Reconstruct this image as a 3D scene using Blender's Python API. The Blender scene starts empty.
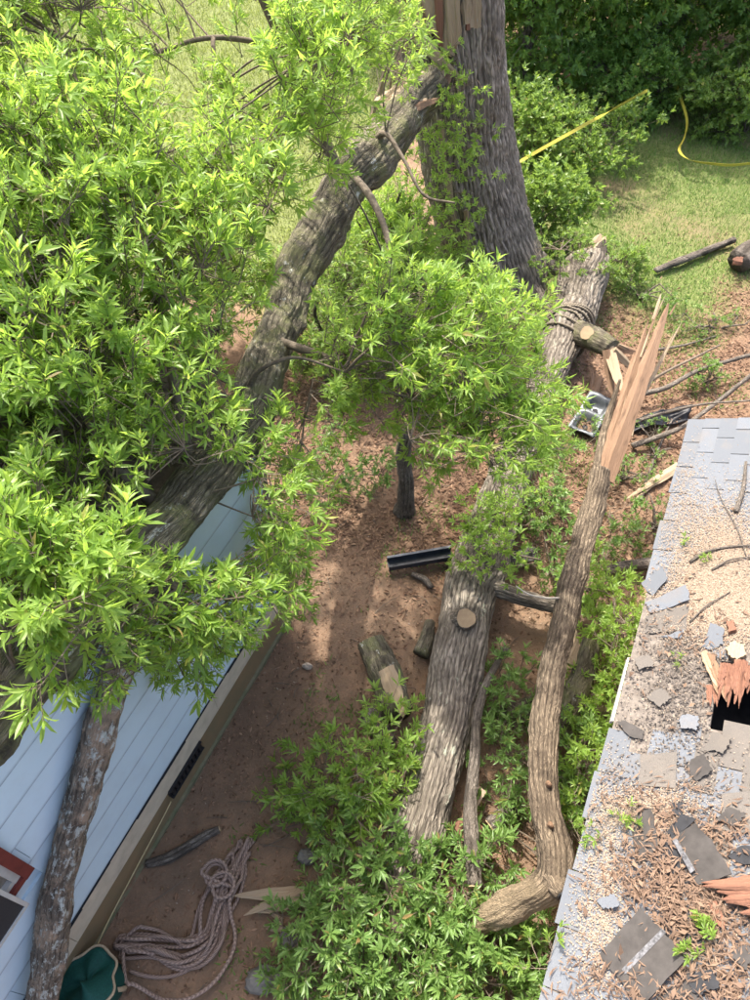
import bpy, math, random
import numpy as np
from mathutils import Vector, Matrix

# ------------------------------------------------------------------ camera, world, sun, exposure
scene = bpy.context.scene
COL = scene.collection
TH = math.radians(51.7)          # camera pitch below the horizon
FPX = 727.0                      # focal length in pixels of the 750x1000 photograph
CAMH = 8.0
cam_d = bpy.data.cameras.new('camera')
cam = bpy.data.objects.new('camera', cam_d); COL.objects.link(cam)
cam.location = (0, 0, CAMH)
cam.rotation_euler = (math.pi / 2 - TH, 0, 0)
cam_d.sensor_fit = 'VERTICAL'
cam_d.angle = 2 * math.atan(500 / FPX)
cam_d.clip_start = 0.05; cam_d.clip_end = 600
scene.camera = cam

SUN_DIR = Vector((-0.20, 0.42, 0.88)).normalized()     # towards the sun
SUN_EL = math.asin(SUN_DIR.z)
world = bpy.data.worlds.new('World'); scene.world = world
world.use_nodes = True
wnt = world.node_tree
sky = wnt.nodes.new('ShaderNodeTexSky'); sky.sky_type = 'NISHITA'
sky.sun_disc = False
sky.sun_elevation = SUN_EL
sky.sun_rotation = math.atan2(SUN_DIR.x, SUN_DIR.y)
sky.air_density = 1.0; sky.dust_density = 6.0; sky.ozone_density = 0.6
wnt.links.new(sky.outputs[0], wnt.nodes['Background'].inputs[0])
wnt.nodes['Background'].inputs[1].default_value = 0.15
sun_d = bpy.data.lights.new('sun', 'SUN'); sun_d.energy = 2.7; sun_d.angle = math.radians(0.9)
sun_d.color = (1.0, 0.95, 0.86)
sun = bpy.data.objects.new('sun', sun_d); COL.objects.link(sun)
sun.rotation_euler = SUN_DIR.to_track_quat('Z', 'Y').to_euler()
sun.location = (-10, 4, 24)
vs = scene.view_settings
vs.view_transform = 'Standard'; vs.look = 'None'; vs.exposure = 1.85; vs.gamma = 1.0
vs.use_curve_mapping = False
scene.cycles.use_denoising = True
scene.cycles.max_bounces = 8
scene.cycles.transmission_bounces = 6
scene.cycles.transparent_max_bounces = 4

# ------------------------------------------------------------------ helpers
rng = np.random.default_rng(11)
random.seed(11)
CT, ST = math.cos(TH), math.sin(TH)

def ray(px, py):
    r = (px - 375) / FPX; u = (500 - py) / FPX
    return np.array([r, CT + u * ST, -ST + u * CT])
def P(px, py, z=0.0):                 # point of that line of sight at height z
    d = ray(px, py); return np.array([0, 0, CAMH]) + d * ((z - CAMH) / d[2])
def D(px, py, t):                     # point of that line of sight at distance t
    return np.array([0, 0, CAMH]) + ray(px, py) * t
def proj(p):
    q = np.asarray(p, float) - np.array([0, 0, CAMH])
    f = CT * q[..., 1] - ST * q[..., 2]; u = ST * q[..., 1] + CT * q[..., 2]
    return 375 + q[..., 0] / f * FPX, 500 - u / f * FPX, f
def inpoly(x, y, poly):
    c = False; j = len(poly) - 1
    for i in range(len(poly)):
        xi, yi = poly[i]; xj, yj = poly[j]
        if (yi > y) != (yj > y) and x < (xj - xi) * (y - yi) / (yj - yi) + xi: c = not c
        j = i
    return c
def unit(v):
    v = np.asarray(v, float); return v / (np.linalg.norm(v) + 1e-12)

_perm = np.random.default_rng(5).permutation(256)
_perm = np.concatenate([_perm, _perm, _perm])
_val = np.random.default_rng(6).random(256) * 2 - 1
def vnoise(p):
    p = np.asarray(p, float); i = np.floor(p).astype(int); f = p - i; f = f * f * (3 - 2 * f); i &= 255
    out = 0
    for dx in (0, 1):
        for dy in (0, 1):
            for dz in (0, 1):
                h = _perm[_perm[_perm[(i[..., 0] + dx) & 255] + ((i[..., 1] + dy) & 255)] + ((i[..., 2] + dz) & 255)]
                w = (f[..., 0] if dx else 1 - f[..., 0]) * (f[..., 1] if dy else 1 - f[..., 1]) * (f[..., 2] if dz else 1 - f[..., 2])
                out = out + w * _val[h]
    return out
def fbm(p, o=3):
    p = np.asarray(p, float); a = 1.0; s = 0
    for _ in range(o): s = s + a * vnoise(p); p = p * 2.03 + 17.3; a *= .5
    return s

def base_of(par):
    while par is not None and par.parent is not None: par = par.parent
    return np.array(par.location) if par is not None else np.zeros(3)

def mesh_raw(name, V, faces, mats, mi=None, attrs=None, smooth=False):
    """faces: list of index arrays (n,3) / (n,4), or a list of tuples"""
    me = bpy.data.meshes.new(name)
    V = np.asarray(V, np.float32)
    if isinstance(faces, (list, tuple)) and len(faces) and isinstance(faces[0], np.ndarray) and faces[0].ndim == 2:
        loops = np.concatenate([f.ravel() for f in faces]).astype(np.int32)
        tot = np.concatenate([np.full(len(f), f.shape[1], np.int32) for f in faces])
    else:
        loops = np.array([i for f in faces for i in f], np.int32)
        tot = np.array([len(f) for f in faces], np.int32)
    start = np.concatenate([[0], np.cumsum(tot)[:-1]]).astype(np.int32)
    me.vertices.add(len(V)); me.vertices.foreach_set('co', V.ravel())
    me.loops.add(len(loops)); me.loops.foreach_set('vertex_index', loops)
    me.polygons.add(len(tot)); me.polygons.foreach_set('loop_start', start)
    for m in (mats if isinstance(mats, (list, tuple)) else [mats]): me.materials.append(m)
    if mi is not None: me.polygons.foreach_set('material_index', np.asarray(mi, np.int32))
    me.polygons.foreach_set('use_smooth', np.full(len(tot), bool(smooth)))
    for k, a in (attrs or {}).items():
        a = np.asarray(a, np.float32)
        if a.ndim == 1:
            at = me.attributes.new(k, 'FLOAT', 'POINT'); at.data.foreach_set('value', a)
        else:
            at = me.attributes.new(k, 'FLOAT_VECTOR', 'POINT'); at.data.foreach_set('vector', a.ravel())
    me.update(calc_edges=True); me.validate()
    return me

def link(name, me, parent=None, matrix=None):
    o = bpy.data.objects.new(name, me); COL.objects.link(o)
    if parent is not None: o.parent = parent
    if matrix is not None:
        b = base_of(parent) if parent is not None else np.zeros(3)
        o.matrix_local = Matrix.Translation(-Vector(b)) @ matrix
    return o

def mk(name, V, faces, mats, parent=None, smooth=False, mi=None, attrs=None, origin=None):
    """mesh object from world coordinates; a child is stored relative to its thing's base"""
    V = np.asarray(V, float)
    if parent is not None: off = base_of(parent)
    elif origin is not None: off = np.asarray(origin, float)
    else: off = np.array([V[:, 0].mean(), V[:, 1].mean(), V[:, 2].min()])
    o = link(name, mesh_raw(name, V - off, faces, mats, mi, attrs, smooth), parent)
    if parent is None: o.location = off
    return o

def tag(o, label=None, cat=None, group=None, kind=None):
    if label: o['label'] = label
    if cat: o['category'] = cat
    if group: o['group'] = group
    if kind: o['kind'] = kind
    return o
def thing(name, label, cat, loc, group=None):
    o = bpy.data.objects.new(name, None); COL.objects.link(o)
    o.empty_display_size = .2; o.location = tuple(float(c) for c in loc)
    return tag(o, label, cat, group)

BOXF = [(0, 3, 2, 1), (4, 5, 6, 7), (0, 1, 5, 4), (1, 2, 6, 5), (2, 3, 7, 6), (3, 0, 4, 7)]
def box8(o, a, b, c):                 # origin corner and three edge vectors
    o, a, b, c = (np.asarray(q, float) for q in (o, a, b, c))
    return np.array([o, o + a, o + a + b, o + b, o + c, o + a + c, o + a + b + c, o + b + c])
class MB:
    def __init__(s): s.V = []; s.F = []
    def add(s, V, F):
        k = len(s.V); s.V += [tuple(v) for v in V]; s.F += [tuple(i + k for i in f) for f in F]; return s
    def box(s, o, a, b, c): return s.add(box8(o, a, b, c), BOXF)
    def build(s, name, mat, parent=None, smooth=False): return mk(name, np.array(s.V), s.F, mat, parent, smooth)

def extrude_poly(pts, up, h):
    n = len(pts); up = np.asarray(up, float)
    V = [np.asarray(p, float) for p in pts] + [np.asarray(p, float) + up * h for p in pts]
    F = [tuple(range(n))[::-1], tuple(range(n, 2 * n))] + [(i, (i + 1) % n, n + (i + 1) % n, n + i) for i in range(n)]
    return np.array(V), F

def catmull(pts, step):
    pts = [np.asarray(p, float) for p in pts]
    Q = [2 * pts[0] - pts[1]] + pts + [2 * pts[-1] - pts[-2]]
    out = []
    for i in range(1, len(Q) - 2):
        p0, p1, p2, p3 = Q[i - 1:i + 3]
        n = max(2, int(np.linalg.norm(p2 - p1) / step))
        for k in range(n):
            t = k / n
            out.append(.5 * (2 * p1 + (p2 - p0) * t + (2 * p0 - 5 * p1 + 4 * p2 - p3) * t * t + (3 * p1 - p0 - 3 * p2 + p3) * t ** 3))
    out.append(Q[-2]); return np.array(out)

def tube_arrays(pts, rad, nseg=24, step=.06, ridge=0., rw=.06, lump=.06, seed=0, cap=True):
    """a round limb along pts (rad: one radius per point, in metres) with furrowed bark relief"""
    pw = np.array([list(p) + [r] for p, r in zip(pts, rad)], float)
    C4 = catmull(pw, step); C = C4[:, :3]; R = np.maximum(C4[:, 3], .001)
    n = len(C)
    if lump > 0: wv_ = np.linspace(0, 1, n) * n * step / max(.35, 3.2 * float(R.mean())); C = C + np.stack([fbm(np.stack([wv_, 0 * wv_ + seed + 3 * q, 0 * wv_ + .5], -1), 2) for q in range(3)], -1) * (R * .16)[:, None] * np.minimum(1, np.minimum(np.arange(n), np.arange(n)[::-1]) / 6.)[:, None]
    T = np.gradient(C, axis=0); T /= np.linalg.norm(T, axis=1)[:, None] + 1e-9
    s = np.concatenate([[0], np.cumsum(np.linalg.norm(np.diff(C, axis=0), axis=1))])
    a = unit(np.cross(T[0], [0.3, 0.2, 1.0])); A = []
    for k in range(n):
        a = unit(a - T[k] * (a @ T[k])); A.append(a)
    A = np.array(A); B = np.cross(T, A)
    th = np.arange(nseg) * 2 * math.pi / nseg
    ct, st = np.cos(th)[None, :], np.sin(th)[None, :]
    Rm = float(R.mean())
    bk = np.stack([ct * Rm + 0 * s[:, None], st * Rm + 0 * s[:, None], s[:, None] + 0 * ct], -1)
    r = R[:, None] + 0 * ct if lump == 0 else R[:, None] * (1 + lump * fbm(np.stack([ct * 1.2 + 0 * s[:, None] + seed, st * 1.2 + 0 * s[:, None], s[:, None] * .9 / max(Rm, .1) * .4 + 0 * ct], -1)))
    r = r * (1 + .35 * lump * vnoise(bk / max(Rm, .03) * 1.6 + seed))
    rh = np.ones_like(r)
    if ridge > 0:
        nr = max(6, round(2 * math.pi * Rm / rw))
        w = 2.6 * fbm(bk * np.array([5, 5, 2.2]) + seed, 2)
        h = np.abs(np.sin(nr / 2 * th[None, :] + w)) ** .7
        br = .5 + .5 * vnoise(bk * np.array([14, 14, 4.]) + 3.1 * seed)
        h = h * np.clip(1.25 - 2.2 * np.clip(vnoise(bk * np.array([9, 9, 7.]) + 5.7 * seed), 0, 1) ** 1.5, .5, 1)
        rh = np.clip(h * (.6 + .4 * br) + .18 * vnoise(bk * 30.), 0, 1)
        r = r + ridge * (h * (.55 + .45 * br) - .45) + ridge * .4 * vnoise(bk * 40.)
    V = C[:, None, :] + A[:, None, :] * (r * ct)[..., None] + B[:, None, :] * (r * st)[..., None]
    V = V.reshape(-1, 3)
    i = np.arange(n - 1)[:, None] * nseg; j = np.arange(nseg)[None, :]; j2 = (j + 1) % nseg
    Q = np.stack([i + j, i + j2, i + nseg + j2, i + nseg + j], -1).reshape(-1, 4)
    bkf = bk.reshape(-1, 3); rhf = rh.reshape(-1)
    faces = [Q]
    if cap:
        V = np.concatenate([V, C[:1], C[-1:]]); bkf = np.concatenate([bkf, [[0, 0, s[0]]], [[0, 0, s[-1]]]]); rhf = np.concatenate([rhf, [.5, .5]])
        k0 = n * nseg; jj = np.arange(nseg); j2 = (jj + 1) % nseg
        faces.append(np.stack([j2, jj, np.full(nseg, k0)], -1))
        faces.append(np.stack([(n - 1) * nseg + jj, (n - 1) * nseg + j2, np.full(nseg, k0 + 1)], -1))
    return V, faces, bkf, C, R, rhf
def tube(name, pts, rad, mat, parent=None, smooth=True, bare=None, **kw):
    V, F, bk, C, R, rh = tube_arrays(pts, rad, **kw)
    o = mk(name, V, F, mat, parent, smooth, attrs={'bk': bk, 'rh': rh, 'bare': bare(V, bk) if bare else np.zeros(len(V))})
    return o
def tubes_joined(name, lst, mat, parent, nseg=5, step=.08):
    Vs, Fq, Bk = [], {3: [], 4: []}, []; k = 0
    for pts, rad in lst:
        V, F, bk, *_ = tube_arrays(pts, rad, nseg=nseg, step=step, cap=False, lump=0)
        Vs.append(V); Bk.append(bk)
        for f in F: Fq[f.shape[1]].append(f + k)
        k += len(V)
    return mk(name, np.concatenate(Vs), [np.concatenate(v) for v in Fq.values() if v], mat, parent, True, attrs={'bk': np.concatenate(Bk), 'rh': np.ones(k)})
def disc(name, c, nrm, r, mat, parent, thick=.012, n=28, squash=1.0):
    nrm = unit(nrm); a = unit(np.cross(nrm, [.2, .3, 1])); b = np.cross(nrm, a)
    pts = []
    for k in range(n):
        t = 2 * math.pi * k / n; q = r * (1 + .05 * math.sin(3 * t + r * 40) + .03 * math.sin(7 * t))
        pts.append(c + a * q * math.cos(t) + b * q * math.sin(t) * squash)
    V, F = extrude_poly(pts, nrm, thick)
    loc = np.stack([(V - c) @ a, (V - c) @ b, (V - c) @ nrm], -1)
    return mk(name, V, F, mat, parent, attrs={'bk': loc})

def shard_arrays(base, tip, w, th, face, seed, n=9, jag=.25):
    """a torn splinter of wood: ragged flat wedge with thickness, from base to tip"""
    r = np.random.default_rng(seed); base = np.asarray(base, float); tip = np.asarray(tip, float)
    d = tip - base; L = np.linalg.norm(d); d /= L
    f = unit(np.asarray(face, float) - d * (np.asarray(face, float) @ d)); sd = np.cross(d, f)
    V = []; B = []; sh = r.uniform(-.3, .3); bow = r.uniform(-.05, .05) * L
    for k in range(n + 1):
        s = k / n; ww = w * (1 - s ** 3.2 * .90) * (1 + jag * r.uniform(-.5, .5)); tt = th * (1 - .8 * s)
        c = base + d * L * s + sd * w * sh * s + f * bow * math.sin(math.pi * s)
        for q, (x, y) in enumerate(((-.5, 0), (-.17, .35), (.17, .15), (.5, 0), (.1, -.6), (-.25, -.5))):
            V.append(c + sd * x * ww + f * y * tt); B.append((x * w, y * th, s * L))
    F = []
    for k in range(n):
        for q in range(6):
            a = k * 6 + q; b = k * 6 + (q + 1) % 6; F.append((a, b, b + 6, a + 6))
    F += [tuple(range(6))[::-1], tuple(range(n * 6, n * 6 + 6))]
    return np.array(V), F, np.array(B)
def shard(name, base, tip, w, th, face, seed, mat, parent=None, **kw):
    V, F, B = shard_arrays(base, tip, w, th, face, seed, **kw)
    return mk(name, V, F, mat, parent, attrs={'bk': B})

# ------------------------------------------------------------------ materials
def newmat(name):
    m = bpy.data.materials.new(name); m.use_nodes = True
    nt = m.node_tree; return m, nt, nt.nodes['Principled BSDF']
def nd(nt, typ, **kw):
    n = nt.nodes.new('ShaderNode' + typ)
    for k, v in kw.items():
        if k in n.inputs: n.inputs[k].default_value = v
        else: setattr(n, k, v)
    return n
def ramp(nt, src, stops, interp='LINEAR'):
    n = nt.nodes.new('ShaderNodeValToRGB'); cr = n.color_ramp; cr.interpolation = interp
    while len(cr.elements) < len(stops): cr.elements.new(.5)
    for e, (p, c) in zip(cr.elements, stops):
        e.position = p; e.color = (c[0], c[1], c[2], 1) if hasattr(c, '__len__') else (c, c, c, 1)
    nt.links.new(src, n.inputs[0]); return n.outputs[0]
def mixc(nt, fac, a, b, mode='MIX'):
    n = nt.nodes.new('ShaderNodeMix'); n.data_type = 'RGBA'; n.blend_type = mode
    for sock, v in ((n.inputs[0], fac), (n.inputs[6], a), (n.inputs[7], b)):
        if isinstance(v, bpy.types.NodeSocket): nt.links.new(v, sock)
        elif isinstance(v, (int, float)): sock.default_value = v
        else: sock.default_value = (v[0], v[1], v[2], 1)
    return n.outputs[2]
def math_(nt, op, a, b=None):
    n = nt.nodes.new('ShaderNodeMath'); n.operation = op
    for k, v in enumerate((a, b)):
        if v is None: continue
        if isinstance(v, bpy.types.NodeSocket): nt.links.new(v, n.inputs[k])
        else: n.inputs[k].default_value = v
    return n.outputs[0]
def coords(nt, attr=None, scale=(1, 1, 1)):
    mp = nd(nt, 'Mapping'); mp.inputs['Scale'].default_value = scale
    if attr:
        a = nd(nt, 'Attribute', attribute_name=attr); nt.links.new(a.outputs['Vector'], mp.inputs[0])
    else:
        g = nd(nt, 'NewGeometry'); nt.links.new(g.outputs['Position'], mp.inputs[0])
    return mp.outputs[0]
def noise(nt, co, scale, detail=4, rough=.55):
    n = nd(nt, 'TexNoise', Scale=scale, Detail=detail, Roughness=rough); nt.links.new(co, n.inputs['Vector']); return n.outputs['Fac']
def bump(nt, bsdf, h, strength=.5, dist=.01):
    b = nd(nt, 'Bump', Strength=strength, Distance=dist); nt.links.new(h, b.inputs['Height']); nt.links.new(b.outputs[0], bsdf.inputs['Normal'])
def setc(nt, bsdf, col, rough=.85):
    if isinstance(col, bpy.types.NodeSocket): nt.links.new(col, bsdf.inputs['Base Color'])
    else: bsdf.inputs['Base Color'].default_value = (col[0], col[1], col[2], 1)
    bsdf.inputs['Roughness'].default_value = rough
    bsdf.inputs['Specular IOR Level'].default_value = .25

def bark_mat(name, dark, light, lichen=(.42, .45, .38), lich=.62, moss=None, scale=1.0, lscale=5.0):
    m, nt, b = newmat(name)
    co = coords(nt, 'bk', (1, 1, .2))
    v = nd(nt, 'TexVoronoi', feature='DISTANCE_TO_EDGE', Scale=26 * scale, Randomness=1.0)
    wob = nd(nt, 'TexNoise', Scale=14 * scale, Detail=3); nt.links.new(co, wob.inputs['Vector'])
    add = nd(nt, 'MixRGB', blend_type='LINEAR_LIGHT'); add.inputs[0].default_value = .09
    nt.links.new(co, add.inputs[1]); nt.links.new(wob.outputs['Color'], add.inputs[2]); nt.links.new(add.outputs[0], v.inputs['Vector'])
    edge = ramp(nt, v.outputs['Distance'], [(0, .25), (.3, 1)])
    co1 = coords(nt, 'bk', (1, 1, .65))
    n1 = noise(nt, co1, 60 * scale, 5, .65); n2 = noise(nt, coords(nt, 'bk'), 3.5, 3)
    tone = mixc(nt, n1, dark, light)
    tone = mixc(nt, ramp(nt, n2, [(.35, 0), (.7, 1)]), tone, [c * 1.35 for c in light])
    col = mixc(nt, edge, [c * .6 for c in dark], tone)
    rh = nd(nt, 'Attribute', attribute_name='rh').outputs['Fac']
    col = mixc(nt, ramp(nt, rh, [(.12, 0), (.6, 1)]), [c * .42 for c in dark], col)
    if moss:
        mk_ = ramp(nt, noise(nt, coords(nt, 'bk'), 4.0, 5, .7), [(.47, 0), (.60, .8)])
        col = mixc(nt, mk_, col, moss)
    lk = ramp(nt, noise(nt, coords(nt, 'bk', (1, 1, .6)), lscale, 8, .75), [(lich, 0), (lich + .05, 1)])
    col = mixc(nt, lk, col, lichen)
    bare = nd(nt, 'Attribute', attribute_name='bare').outputs['Fac']  # pale wood tone; on the stem it paints the sunlit foot
    wd = mixc(nt, noise(nt, coords(nt, 'bk', (1, 1, .1)), 45, 5, .7), (.36, .285, .185), (.21, .155, .095))
    col = mixc(nt, bare, col, wd)
    setc(nt, b, col, .92)
    h = math_(nt, 'ADD', edge, math_(nt, 'MULTIPLY', n1, .8))
    bump(nt, b, h, .9, .012)
    return m
def simple(name, col, rough=.8, var=.25, nscale=20, bumpd=0., attr=None, scale=(1, 1, 1), col2=None, metal=0., spec=None, detail=5):
    m, nt, b = newmat(name); co = coords(nt, attr, scale); n = noise(nt, co, nscale, detail, .6)
    c2 = col2 or [c * (1 - var) for c in col]
    setc(nt, b, mixc(nt, ramp(nt, n, [(.3, 0), (.7, 1)]), col, c2), rough); b.inputs['Metallic'].default_value = metal
    if spec is not None: b.inputs['Specular IOR Level'].default_value = spec
    if bumpd: bump(nt, b, n, .6, bumpd)
    return m
def leaf_mat(name, ca, cb, tc, tfac=.42, rough=.42):
    m, nt, b = newmat(name)
    at = nd(nt, 'Attribute', attribute_name='rnd'); oi = nd(nt, 'ObjectInfo')
    r = math_(nt, 'FRACT', math_(nt, 'ADD', at.outputs['Fac'], math_(nt, 'MULTIPLY', oi.outputs['Random'], .35)))
    col = mixc(nt, r, ca, cb)
    if 'leaf' in name and 'dead' not in name: col = mixc(nt, ramp(nt, r, [(.955, 0), (.975, .8)]), col, (.30, .26, .07)); col = mixc(nt, ramp(nt, r, [(.985, 0), (.99, .9)]), col, (.22, .13, .06))
    setc(nt, b, col, rough); b.inputs['Specular IOR Level'].default_value = .45
    t = nd(nt, 'BsdfTranslucent'); nt.links.new(mixc(nt, r, [c * .75 for c in tc], tc), t.inputs[0])
    mx = nd(nt, 'MixShader'); mx.inputs[0].default_value = tfac
    nt.links.new(b.outputs[0], mx.inputs[1]); nt.links.new(t.outputs[0], mx.inputs[2])
    nt.links.new(mx.outputs[0], nt.nodes['Material Output'].inputs[0])
    return m
def ring_mat(name):
    m, nt, b = newmat(name)
    co = coords(nt, 'bk', (1, 1, 0)); w = nd(nt, 'TexWave', wave_type='RINGS', rings_direction='SPHERICAL', Scale=42, Distortion=3.5, Detail=3)
    nt.links.new(co, w.inputs['Vector']); n = noise(nt, coords(nt, 'bk'), 18, 4)
    c = mixc(nt, w.outputs['Fac'], (.42, .32, .205), (.25, .165, .09)); c = mixc(nt, ramp(nt, n, [(.4, 0), (.75, .6)]), c, (.24, .165, .10))
    setc(nt, b, c, .85); bump(nt, b, n, .3, .004); return m
def wood_mat(name, a, c2, dark=(.25, .15, .08), dk=.66):
    m, nt, b = newmat(name)
    n = noise(nt, coords(nt, 'bk', (1, 1, .06)), 70, 6, .7); n2 = noise(nt, coords(nt, 'bk', (1, 1, .3)), 9, 4)
    c = mixc(nt, ramp(nt, n, [(.3, 0), (.7, 1)]), a, c2); c = mixc(nt, ramp(nt, n2, [(dk, 0), (dk + .14, .8)]), c, dark)
    setc(nt, b, c, .85); bump(nt, b, n, .9, .012); return m

B_LOG = bark_mat('bark_fallen_trunk', (.125, .103, .08), (.25, .215, .172), lich=.60, lichen=(.29, .30, .23), scale=.9)
B_TRUNK = bark_mat('bark_standing_trunk', (.165, .138, .108), (.30, .258, .21), lich=.74, scale=.75)
B_LIMB = bark_mat('bark_mossy_limb', (.085, .072, .05), (.185, .16, .115), moss=(.12, .12, .055), lich=.61, lichen=(.34, .34, .30), scale=1.2, lscale=8)
B_LOW = bark_mat('bark_scraped_limb', (.11, .085, .065), (.23, .19, .145), moss=(.36, .26, .18), lich=.535, lichen=(.40, .41, .37), scale=1.5, lscale=17)
B_STEM = bark_mat('bark_slim_stem', (.105, .078, .054), (.21, .165, .115), lich=.74, lichen=(.32, .27, .2), scale=1.3)
B_TWIG = simple('bark_twig', (.17, .135, .10), .9, .5, 30, .004)
B_DEAD = bark_mat('bark_dead_branch', (.10, .082, .065), (.21, .18, .15), lich=.6, lichen=(.33, .31, .26), scale=1.6)
B_BG = bark_mat('bark_far_trees', (.10, .08, .06), (.19, .16, .13), lich=.75)
RINGS = ring_mat('sawn_end_grain')
WOOD = wood_mat('torn_wood', (.25, .158, .10), (.15, .09, .054), (.07, .043, .027), .53)
WOODP = wood_mat('pale_torn_wood', (.35, .275, .185), (.26, .185, .115), (.18, .12, .07))
WOODR = wood_mat('reddish_torn_wood', (.21, .105, .068), (.15, .07, .045), (.09, .042, .025))
LEAF = leaf_mat('oak_leaf', (.155, .262, .042), (.25, .37, .085), (.46, .66, .10), .55)
LEAFC = leaf_mat('oak_leaf_fallen', (.105, .195, .045), (.185, .295, .08), (.28, .45, .08), .42)
LEAFB = leaf_mat('thicket_leaf', (.115, .20, .04), (.21, .31, .07), (.34, .50, .08), .45)
LEAFT = leaf_mat('background_tree_leaf', (.095, .19, .04), (.20, .31, .07), (.32, .52, .08), .46)
GRASS = leaf_mat('grass_blade', (.075, .165, .025), (.165, .245, .05), (.20, .34, .055), .32, .6)
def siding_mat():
    m, nt, b = newmat('siding_paint'); n = noise(nt, coords(nt), 2.5, 5, .7); g = nd(nt, 'Attribute', attribute_name='lap_shade').outputs['Fac']
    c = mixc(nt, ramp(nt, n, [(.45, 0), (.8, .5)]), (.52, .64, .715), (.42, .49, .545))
    f = math_(nt, 'MULTIPLY', math_(nt, 'POWER', g, 2.5), ramp(nt, noise(nt, coords(nt), 9, 4, .7), [(.25, .55), (.6, 1)]))  # shadow line of each lap, painted as a darker lower edge
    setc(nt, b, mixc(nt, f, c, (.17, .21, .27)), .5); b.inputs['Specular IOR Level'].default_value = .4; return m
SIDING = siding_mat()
SIDETRIM = simple('skirt_tan_paint', (.58, .50, .385), .75, .25, 6, .003)
FOUND = simple('foundation_brown', (.25, .165, .09), .85, .42, 4, .008, col2=(.19, .15, .085))
BLACKP = simple('black_plastic', (.02, .02, .022), .5, .3, 20)
REDP = simple('oxblood_paint', (.16, .035, .028), .6, .3, 12)
WHITEP = simple('white_frame', (.46, .45, .42), .55, .12, 12)
SCREEN = simple('window_screen', (.035, .037, .042), .55, .4, 90)
CURT = simple('pale_curtain', (.42, .37, .31), .8, .5, 9)
ROOFB = simple('brown_litter_shingle', (.16, .12, .09), .95, .5, 22, .01)

def shingle_mat(name, a, b2, bright=.5):
    m, nt, b = newmat(name); oi = nd(nt, 'ObjectInfo')
    g = noise(nt, coords(nt), 260, 2, .8); s = noise(nt, coords(nt), 5, 5, .7)
    c = mixc(nt, ramp(nt, g, [(.35, 0), (.65, 1)]), a, b2)
    c = mixc(nt, math_(nt, 'MULTIPLY', oi.outputs['Random'], .8), c, [x * .68 for x in a])
    c = mixc(nt, ramp(nt, s, [(.5, 0), (.8, .55)]), c, (.16, .135, .11))
    setc(nt, b, c, .95); bump(nt, b, g, .5, .003); return m
SHING = shingle_mat('grey_shingle', (.145, .157, .175), (.098, .106, .12))
EDGE = simple('asphalt_cut_edge', (.045, .045, .048), .95)
SHINGOLD = shingle_mat('older_brown_shingle', (.145, .13, .115), (.08, .072, .065))
FELT = simple('weathered_deck_felt', (.19, .165, .142), .97, .55, 14, .02, col2=(.085, .072, .062), detail=9)
TARSH = simple('shingle_underside', (.06, .054, .05), .8, .45, 11, .003)
TARBK = simple('black_tar_paper', (.028, .029, .033), .75, .5, 15, .004)
STRIP = simple('silver_sealant', (.17, .17, .18), .6, .9, 40)
SAWD = leaf_mat('sawdust_flake', (.235, .172, .12), (.33, .26, .195), (.25, .18, .12), .05, .9)
SHRED = leaf_mat('brown_bark_shred', (.09, .055, .036), (.20, .13, .086), (.2, .12, .06), .1, .85)
LITTER = leaf_mat('dead_leaf', (.155, .085, .05), (.30, .19, .12), (.26, .14, .08), .15, .85)
ROPE = None
def rope_mat(name, a, b2):
    m, nt, b = newmat(name); w = nd(nt, 'TexWave', Scale=16, Distortion=.6); w.bands_direction = 'DIAGONAL'
    nt.links.new(coords(nt, 'bk', (2, 2, 1)), w.inputs['Vector']); setc(nt, b, mixc(nt, w.outputs['Fac'], a, b2), .9); bump(nt, b, w.outputs['Fac'], .7, .006); return m
ROPE = rope_mat('mauve_braided_rope', (.30, .22, .18), (.17, .12, .096))
ROPEG = rope_mat('grey_rope', (.24, .20, .15), (.12, .10, .07))
BAGG = simple('dark_green_canvas', (.010, .075, .060), .7, .4, 60, .003)
BAGT = simple('tan_webbing', (.42, .33, .22), .8, .3, 60)
TAPE = simple('yellow_caution_tape', (.40, .35, .05), .4, .15, 8)
METAL = simple('dull_aluminium', (.20, .21, .22), .5, .5, 9, .004, metal=.7)
TARP = simple('black_tarp', (.018, .018, .021), .38, .4, 8)
STONE = simple('grey_rock', (.20, .19, .17), .9, .5, 9, .015)
CONC = simple('pale_concrete', (.36, .33, .29), .9, .2, 6, .004)
BRICKR = simple('red_brown_board', (.17, .085, .055), .9, .6, 9, .01)
DOWNP = simple('grey_gutter', (.045, .05, .06), .45, .5, 12)
BOARD = simple('weathered_board', (.36, .27, .19), .88, .4, 14, .004)

# ------------------------------------------------------------------ ground
def gz(x, y):
    x = np.asarray(x, float); y = np.asarray(y, float)
    return .05 * fbm(np.stack([x * .7, y * .7, 0 * x], -1), 3) + .022 * fbm(np.stack([x * 5, y * 5, 0 * x + 4], -1), 3)
def grass_mask(x, y):
    x = np.asarray(x, float); y = np.asarray(y, float)
    n = fbm(np.stack([x * .75, y * .75, 0 * x + 9], -1), 4) * 1.5
    right = np.clip((y - 9.3) / 2.2, 0, 1) * np.clip((x - 2.6) / 1.2, 0, 1) * np.clip((19.5 - y) / 2, 0, 1)
    left = 2.2 * np.clip((y - 10.2) / 2.0, 0, 1) * np.clip((.6 - x) / 1.5, 0, 1)
    m = np.maximum(right, left)
    return np.clip(m * 1.15 + n * .5 * (m > .05) - .08, 0, 1)
def litter_mask(x, y):
    x = np.asarray(x, float); y = np.asarray(y, float)
    n = fbm(np.stack([x * .8, y * .8, 0 * x + 2], -1), 3)
    a = np.clip((y - 5.0) / .7, 0, 1) * np.clip((13.5 - y) / 2, 0, 1)
    return np.clip(a + n * .6 - .1, 0, 1)
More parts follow.
